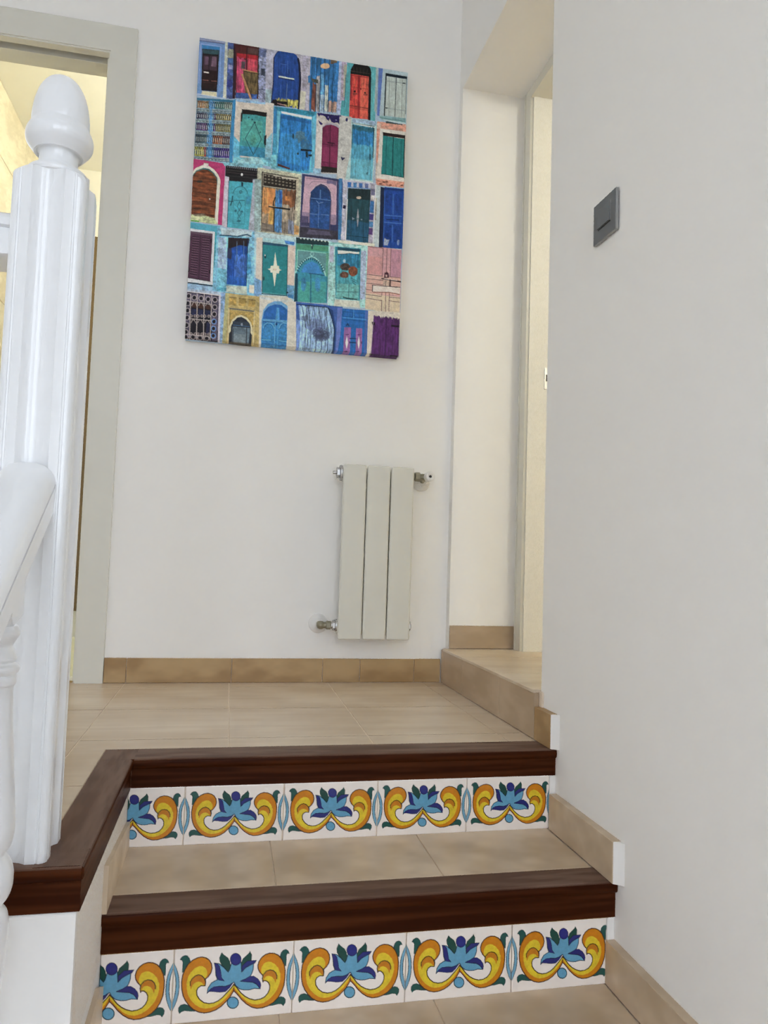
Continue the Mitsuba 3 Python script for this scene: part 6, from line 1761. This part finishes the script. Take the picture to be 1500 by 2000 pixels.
# doorway on the step, in the right-hand wall of the recess
d2 = struct('door_2')
PX = 0.2534
obj('casing', extr_yz(Polygon([(-.0540, .1155), (-.0983, .1155), (-.0983, 2.0250), (-.7260, 2.0250), (-.7260, .1155), (-.7700, .1155), (-.7700, 2.0600), (-.0540, 2.0600)]), PX-.0095, PX+.0005), M['casing'], d2)
obj('casing_bead', extr_yz(Polygon([(-.0500, .1155), (-.0560, .1155), (-.0560, 2.0605), (-.0500, 2.0605)]), PX-.012, PX+.0002), M['casing'], d2)
jb = obj('jamb', box(PX+.0, .365, -.1040, -.0998, .1155, 2.0262), M['casing'], d2)
obj('strike_plate', box(.3105, .3285, -.1062, -.1036, 1.000, 1.076, .0006), M['steel'], d2)
obj('latch_hole', box(.3160, .3240, -.1067, -.1058, 1.028, 1.051), M['dark'], d2)
obj('head', box(PX+.0, .365, -.726, -.104, 2.0262, 2.0305), M['casing'], d2)
obj('jamb', box(PX+.0, .365, -.7300, -.7260, .1155, 2.0262), M['casing'], d2)

# ------------------------------------------------------------------ rooms beyond the doorways
setting('wall_bath_left', box(-1.87, -1.768, .12, 1.75, -.1, 2.4), M['warm'])
wl = struct('wall_bath_tiles')
tm_ = ply(box(0, .008, .0012, .5988, .0012, .2988, .0008), M['marble'])
for i in range(3):
    for j in range(8):
        if i*.6+.12 < 1.6: obj('tile', None, None, wl, shape={**tm_, 'to_world': T().translate([-1.768, .12+i*.6 if i < 2 else 1.32, j*.3])}) if i < 2 else obj('tile', box(-1.768, -1.760, 1.3212, 1.598, j*.3+.0012, j*.3+.2988, .0008), M['marble'], wl)
setting('wall_bath_back', box(-1.87, .35, 1.6, 1.7, -.1, 2.4), M['warm'])
setting('wall_bath_right', box(.25, .35, .12, 1.6, -.1, 2.4), M['warm'])
setting('ceiling_bath', box(-1.87, .35, .12, 1.7, 2.4, 2.5), M['warm'])
bf = struct('floor_bath')
obj('slab', box(-1.87, .35, .03, 1.7, -.1, -.004), M['grout'], bf)
for i in range(7):
    for j in range(5):
        obj('tile', box(-1.76+.3*i+.001, -1.76+.3*(i+1)-.001, .031+.3*j+.001 if j else .031, .031+.3*(j+1)-.001, -.005, 0, .0006), M['bathfloor'], bf)
cab = thing('tall_cabinet', 'tall brown wooden cabinet seen as a narrow strip between newel post and doorway', 'cabinet')
obj('door', rbox(-1.60, -1.12, 1.195, 1.215, .1230, 1.8835, .003, 8), M['cabinet'], cab)
obj('door', rbox(-1.117, -.64, 1.195, 1.215, .1230, 1.8835, .003, 8), M['cabinet'], cab)
obj('body', box(-1.60, -.64, 1.215, 1.599, .1205, 1.885), M['cabinet'], cab)
obj('plinth', box(-1.59, -.65, 1.235, 1.599, 0, .1205), M['casing'], cab)
def globe(name, label, c, r, rgb, zc):
    k = thing(name, label, 'lamp')
    mesh = trimesh.creation.icosphere(3, r); mesh.apply_translation(c)
    obj('glass_globe', mesh, M['lamp'], k, smooth=True, emitter={'type': 'area', 'radiance': {'type': 'rgb', 'value': list(rgb)}})
    obj('stem', cyl((c[0], c[1], c[2]+r-.005), (c[0], c[1], zc), .008), M['steel'], k, smooth=30)
    obj('rose', cyl((c[0], c[1], zc-.02), (c[0], c[1], zc), .05, 32, .006), M['steel'], k, smooth=30)
globe('ceiling_lamp', 'round white glass lamp hanging in the bathroom beyond the left doorway', (-.62, .80, 2.05), .11, (2.2,2.17,1.85), 2.4)
# room behind the recess door
setting('wall_room_back', box(.36, 2.6, .12, .22, 0, 2.5), M['warm'])
setting('wall_room_right', box(2.6, 2.7, -2.4, .22, 0, 2.5), M['warm'])
setting('wall_room_front', box(.25, 2.7, -2.5, -2.4, 0, 2.5), M['warm'])
setting('wall_room_left', box(.2536, .36, -2.4, -1.0, 0, 2.5), M['warm'])
setting('ceiling_room', box(.30, 2.7, -2.5, .22, 2.5, 2.6), M['warm'])
setting('floor_room', box(.36, 2.7, -2.5, .22, 0, .115), M['floor'])
globe('ceiling_lamp', 'round white glass lamp hanging in the room beyond the recess door', (.85, -1.7, 2.0), .11, (2.35,2.25,1.95), 2.5)

# ------------------------------------------------------------------ canvas print
cv = thing('canvas_print', 'large canvas print of thirty colourful old doors hung on the back wall', 'picture')
CX0, CX1, CZ0, CZ1, CY = -.8803, -.1836, 1.0868, 2.0788, -.0420
NXg, NYg, PAD = 440, 626, 12
Wp, Hp = 2*NXg, 2*NYg
LINE_SCALE[0] = Wp/405.0
ras = paint(PRINT, Hp+2*PAD*2, Wp, '9fb4c8', np.array([Wp/1000., Hp/1000.]))
RG = 1.2
grain = 1+.06*nz(*ras.shape[:2], 3, 3)+.03*nz(*ras.shape[:2], 7, 7); ras = to_lin(np.clip(ras*grain[..., None], 0, 1))**1.1*1.08; lum = ras@np.array([.2126, .7152, .0722])
ras = np.minimum((ras*.88+lum[..., None]*.12)*RG, .9)
pc = ras[:Hp].reshape(NYg, 2, NXg, 2, 3).mean((1, 3))
bot = ras[Hp:Hp+2*PAD].reshape(PAD, 2, NXg, 2, 3).mean((1, 3))
col = np.vstack([pc[PAD-1::-1], pc, bot]); col = np.hstack([col[:, PAD-1::-1], col, col[:, :-PAD-1:-1]])
su = (np.arange(-PAD, NXg+PAD)+.5)/NXg*(CX1-CX0); sv = (np.arange(-PAD, NYg+PAD)+.5)/NYg*(CZ1-CZ0)
gu, gv = np.meshgrid(su, sv); w, h = CX1-CX0, CZ1-CZ0; dep = .0385; sc = dep/(PAD*w/NXg)
du = np.maximum(np.maximum(-gu, gu-w), 0); dv = np.maximum(np.maximum(-gv, gv-h), 0); dd = np.minimum(np.maximum(du, dv)*sc, dep)
e = np.minimum(np.minimum(gu, w-gu), np.minimum(gv, h-gv)); rnd = np.where(e < .003, (.003-np.maximum(e, 0))**2/.006, 0)
V = np.c_[(CX0+np.clip(gu, 0, w)).ravel(), (CY+dd+rnd).ravel(), (CZ1-np.clip(gv, 0, h)).ravel()]
obj('print', trimesh.Trimesh(V, grid_faces(NYg+2*PAD, NXg+2*PAD), process=False), M['canvas'], cv, color=col.reshape(-1, 3))
fr = shapely.geometry.box(CX0+.002, CZ0+.002, CX1-.002, CZ1-.002).difference(shapely.geometry.box(CX0+.04, CZ0+.04, CX1-.04, CZ1-.04))
obj('stretcher', extr_xz(fr, -.034, -.0015), M['casing'], cv)

# ------------------------------------------------------------------ radiator
rad = thing('radiator', 'small white three-section aluminium radiator on the back wall beside the recess', 'radiator')
RX, RZ0, RZ1, RYF, PIT = -.3680, .1495, .7060, -.1100, .0782
def section_mesh():
    w = PIT-.0030; parts = [rbox(0, w, 0, .0125, 0, RZ1-RZ0, .0058, 16)]
    parts.append(rbox(.014, w-.014, .078, .086, .012, RZ1-RZ0-.012, .003, 8))
    for x in (w*.28, w*.5, w*.72): parts.append(box(x-.0012, x+.0012, .010, .079, .035, RZ1-RZ0-.035))
    parts.append(box(.003, w-.003, .010, .082, RZ1-RZ0-.050, RZ1-RZ0-.006, .004)); parts.append(box(.003, w-.003, .010, .082, .010, .052, .004))
    parts.append(cyl((w/2, .045, .03), (w/2, .045, RZ1-RZ0-.03), .016, 20))
    return cat(*parts)
secm = ply(section_mesh(), M['radiator'], smooth=30)
for i in range(3): obj('section', None, None, rad, shape={**secm, 'to_world': T().translate([RX+i*PIT, RYF, RZ0])})
RYC = RYF+.045; ZTOP, ZBOT = .6815, .1910
obj('collector', cyl((RX+.001, RYC, ZTOP), (RX+3*PIT-.005, RYC, ZTOP), .0195), M['radiator'], rad, smooth=30)
obj('collector', cyl((RX+.001, RYC, ZBOT), (RX+3*PIT-.005, RYC, ZBOT), .0195), M['radiator'], rad, smooth=30)
def hexnut(x0, x1, r, z): return cyl((x0, RYC, z), (x1, RYC, z), r, 6, .0015)
xl, xr = RX, RX+3*PIT-.004
obj('vent_plug', cat(cyl((xl-.006, RYC, ZTOP), (xl+.002, RYC, ZTOP), .0255, 28, .001), hexnut(xl-.0165, xl-.006, .0175, ZTOP), cyl((xl-.028, RYC, ZTOP), (xl-.0165, RYC, ZTOP), .0058, 14, .001), cyl((xl-.015, RYC-.002, ZTOP-.012), (xl-.015, RYC-.006, ZTOP-.018), .003, 10)), M['steel'], rad, smooth=30, label='steel air vent plug')
obj('blind_plug', cat(cyl((xr-.001, RYC, ZBOT), (xr+.004, RYC, ZBOT), .0200, 28, .001), hexnut(xr+.004, xr+.013, .0160, ZBOT)), M['steel'], rad, smooth=30, label='steel blind plug')
ret = obj('return_valve', cat(cyl((xl-.005, RYC, ZBOT), (xl+.002, RYC, ZBOT), .0195, 28, .001), hexnut(xl-.013, xl-.005, .0165, ZBOT), cyl((xl-.017, RYC, ZBOT), (xl-.013, RYC, ZBOT), .011, 20)), M['steel'], rad, smooth=30, label='steel return valve')
obj('union_nut', cat(hexnut(xl-.033, xl-.017, .0135, ZBOT), cyl((xl-.046, RYC, ZBOT), (xl-.030, RYC, ZBOT), .0100, 20), to_tm(to_mf(trimesh.creation.icosphere(3, .0135)).translate((xl-.050, RYC, ZBOT))), cyl((xl-.050, RYC, ZBOT), (xl-.050, -.002, ZBOT), .0085, 18)), M['brass'], ret, smooth=30)
def rosette(x, z, r):
    prof = [(0, .0), (r, .0), (r, .003), (r*.93, .008), (r*.6, .0125), (r*.42, .014), (r*.42, .019), (r*.36, .019), (0, .019)]
    m = trimesh.creation.revolve(np.array(prof), sections=40); m.apply_transform(trimesh.geometry.align_vectors([0, 0, 1], [0, -1, 0])); m.apply_translation((x, -.0003, z)); m.fix_normals()
    teeth = [box(x-.0012, x+.0012, -.0165, -.012, z+r*.46, z+r*.62) for _ in range(1)]
    ts = []
    for a in np.linspace(0, 2*np.pi, 18, endpoint=False):
        b = teeth[0].copy(); b.apply_transform(trimesh.transformations.rotation_matrix(a, [0, 1, 0], [x, 0, z])); ts.append(b)
    return cat(m, *ts)
obj('rosette', rosette(xl-.0505, ZBOT, .0320), M['plastic'], ret, smooth=30)
KX = xr+.0575
sup = obj('supply_valve', cat(cyl((xr-.001, RYC, ZTOP), (xr+.004, RYC, ZTOP), .0205, 28, .001), hexnut(xr+.004, xr+.011, .0155, ZTOP), hexnut(xr+.014, xr+.032, .0155, ZTOP), cyl((xr+.030, RYC, ZTOP), (KX+.006, RYC, ZTOP), .0110, 20), cyl((KX, RYC-.012, ZTOP), (KX, RYC+.012, ZTOP), .0125, 20), cyl((KX-.006, RYC+.006, ZTOP-.002), (KX-.006, -.002, ZTOP-.010), .0085, 18)), M['brass'], rad, smooth=30, label='dark brass supply valve')
obj('knob', lathe([(0, 0), (.0130, 0), (.0165, .003), (.0170, .020), (.0155, .0245), (.0150, .0265), (.0125, .0285), (.0075, .0285), (.0060, .0265), (0, .0265)], 36).apply_transform(trimesh.geometry.align_vectors([0, 0, 1], [0, -1, 0])).apply_translation((KX, RYC-.010, ZTOP)), M['plastic'], sup, smooth=30, label='white valve knob')
obj('knob_screw', cyl((KX, RYC-.0360, ZTOP), (KX, RYC-.0372, ZTOP), .0046, 18), M['dark'], sup)
obj('rosette', rosette(KX-.006, ZTOP-.010, .0320), M['plastic'], sup, smooth=30)

# ------------------------------------------------------------------ light switch on the right wall
sw_ = thing('light_switch', 'dark grey square light switch on the right-hand wall', 'light switch')
SY0, SY1, SZ0, SZ1 = -1.1165, -1.0250, 1.0775, 1.1635
obj('base', box(XW-.0022, XW, SY0+.004, SY1-.004, SZ0+.004, SZ1-.004), M['dark'], sw_)
obj('frame', box(XW-.0085, XW-.0022, SY0, SY1, SZ0, SZ1, .0008), M['grey_light'], sw_, label='light grey edge frame')
obj('plate', box(XW-.0094, XW-.0084, SY0+.0012, SY1-.0012, SZ0+.0012, SZ1-.0012, .0003), M['grey'], sw_)
def fy(u): return SY1+(SY0-SY1)*u      # u from the far side
def fz(v): return SZ1+(SZ0-SZ1)*v
ya, yb = fy(.78), fy(.24); x = XW-.0093
rk = trimesh.convex.convex_hull(np.array([(x+.001, y_, z_) for y_ in (ya, yb) for z_ in (fz(.20), fz(.685))]+[(x-.0006, y_, fz(.20)) for y_ in (ya, yb)]+[(x-.0010, y_, fz(.44)) for y_ in (ya, yb)]+[(x-.0040, y_, fz(.675)) for y_ in (ya, yb)]+[(x-.0040, y_, fz(.685)) for y_ in (ya, yb)]))
obj('rocker', rk, M['grey'], sw_)
obj('rocker_groove', box(x-.0022, x-.0008, ya, yb, fz(.452), fz(.44)), M['dark'], sw_)
obj('rocker_gap', box(x-.0004, x+.001, ya-.0006, yb+.0006, fz(.71), fz(.66)), M['dark'], sw_)
obj('rocker_gap', box(x-.0004, x+.001, ya-.0012, ya, fz(.685), fz(.20)), M['grey_light'], sw_)
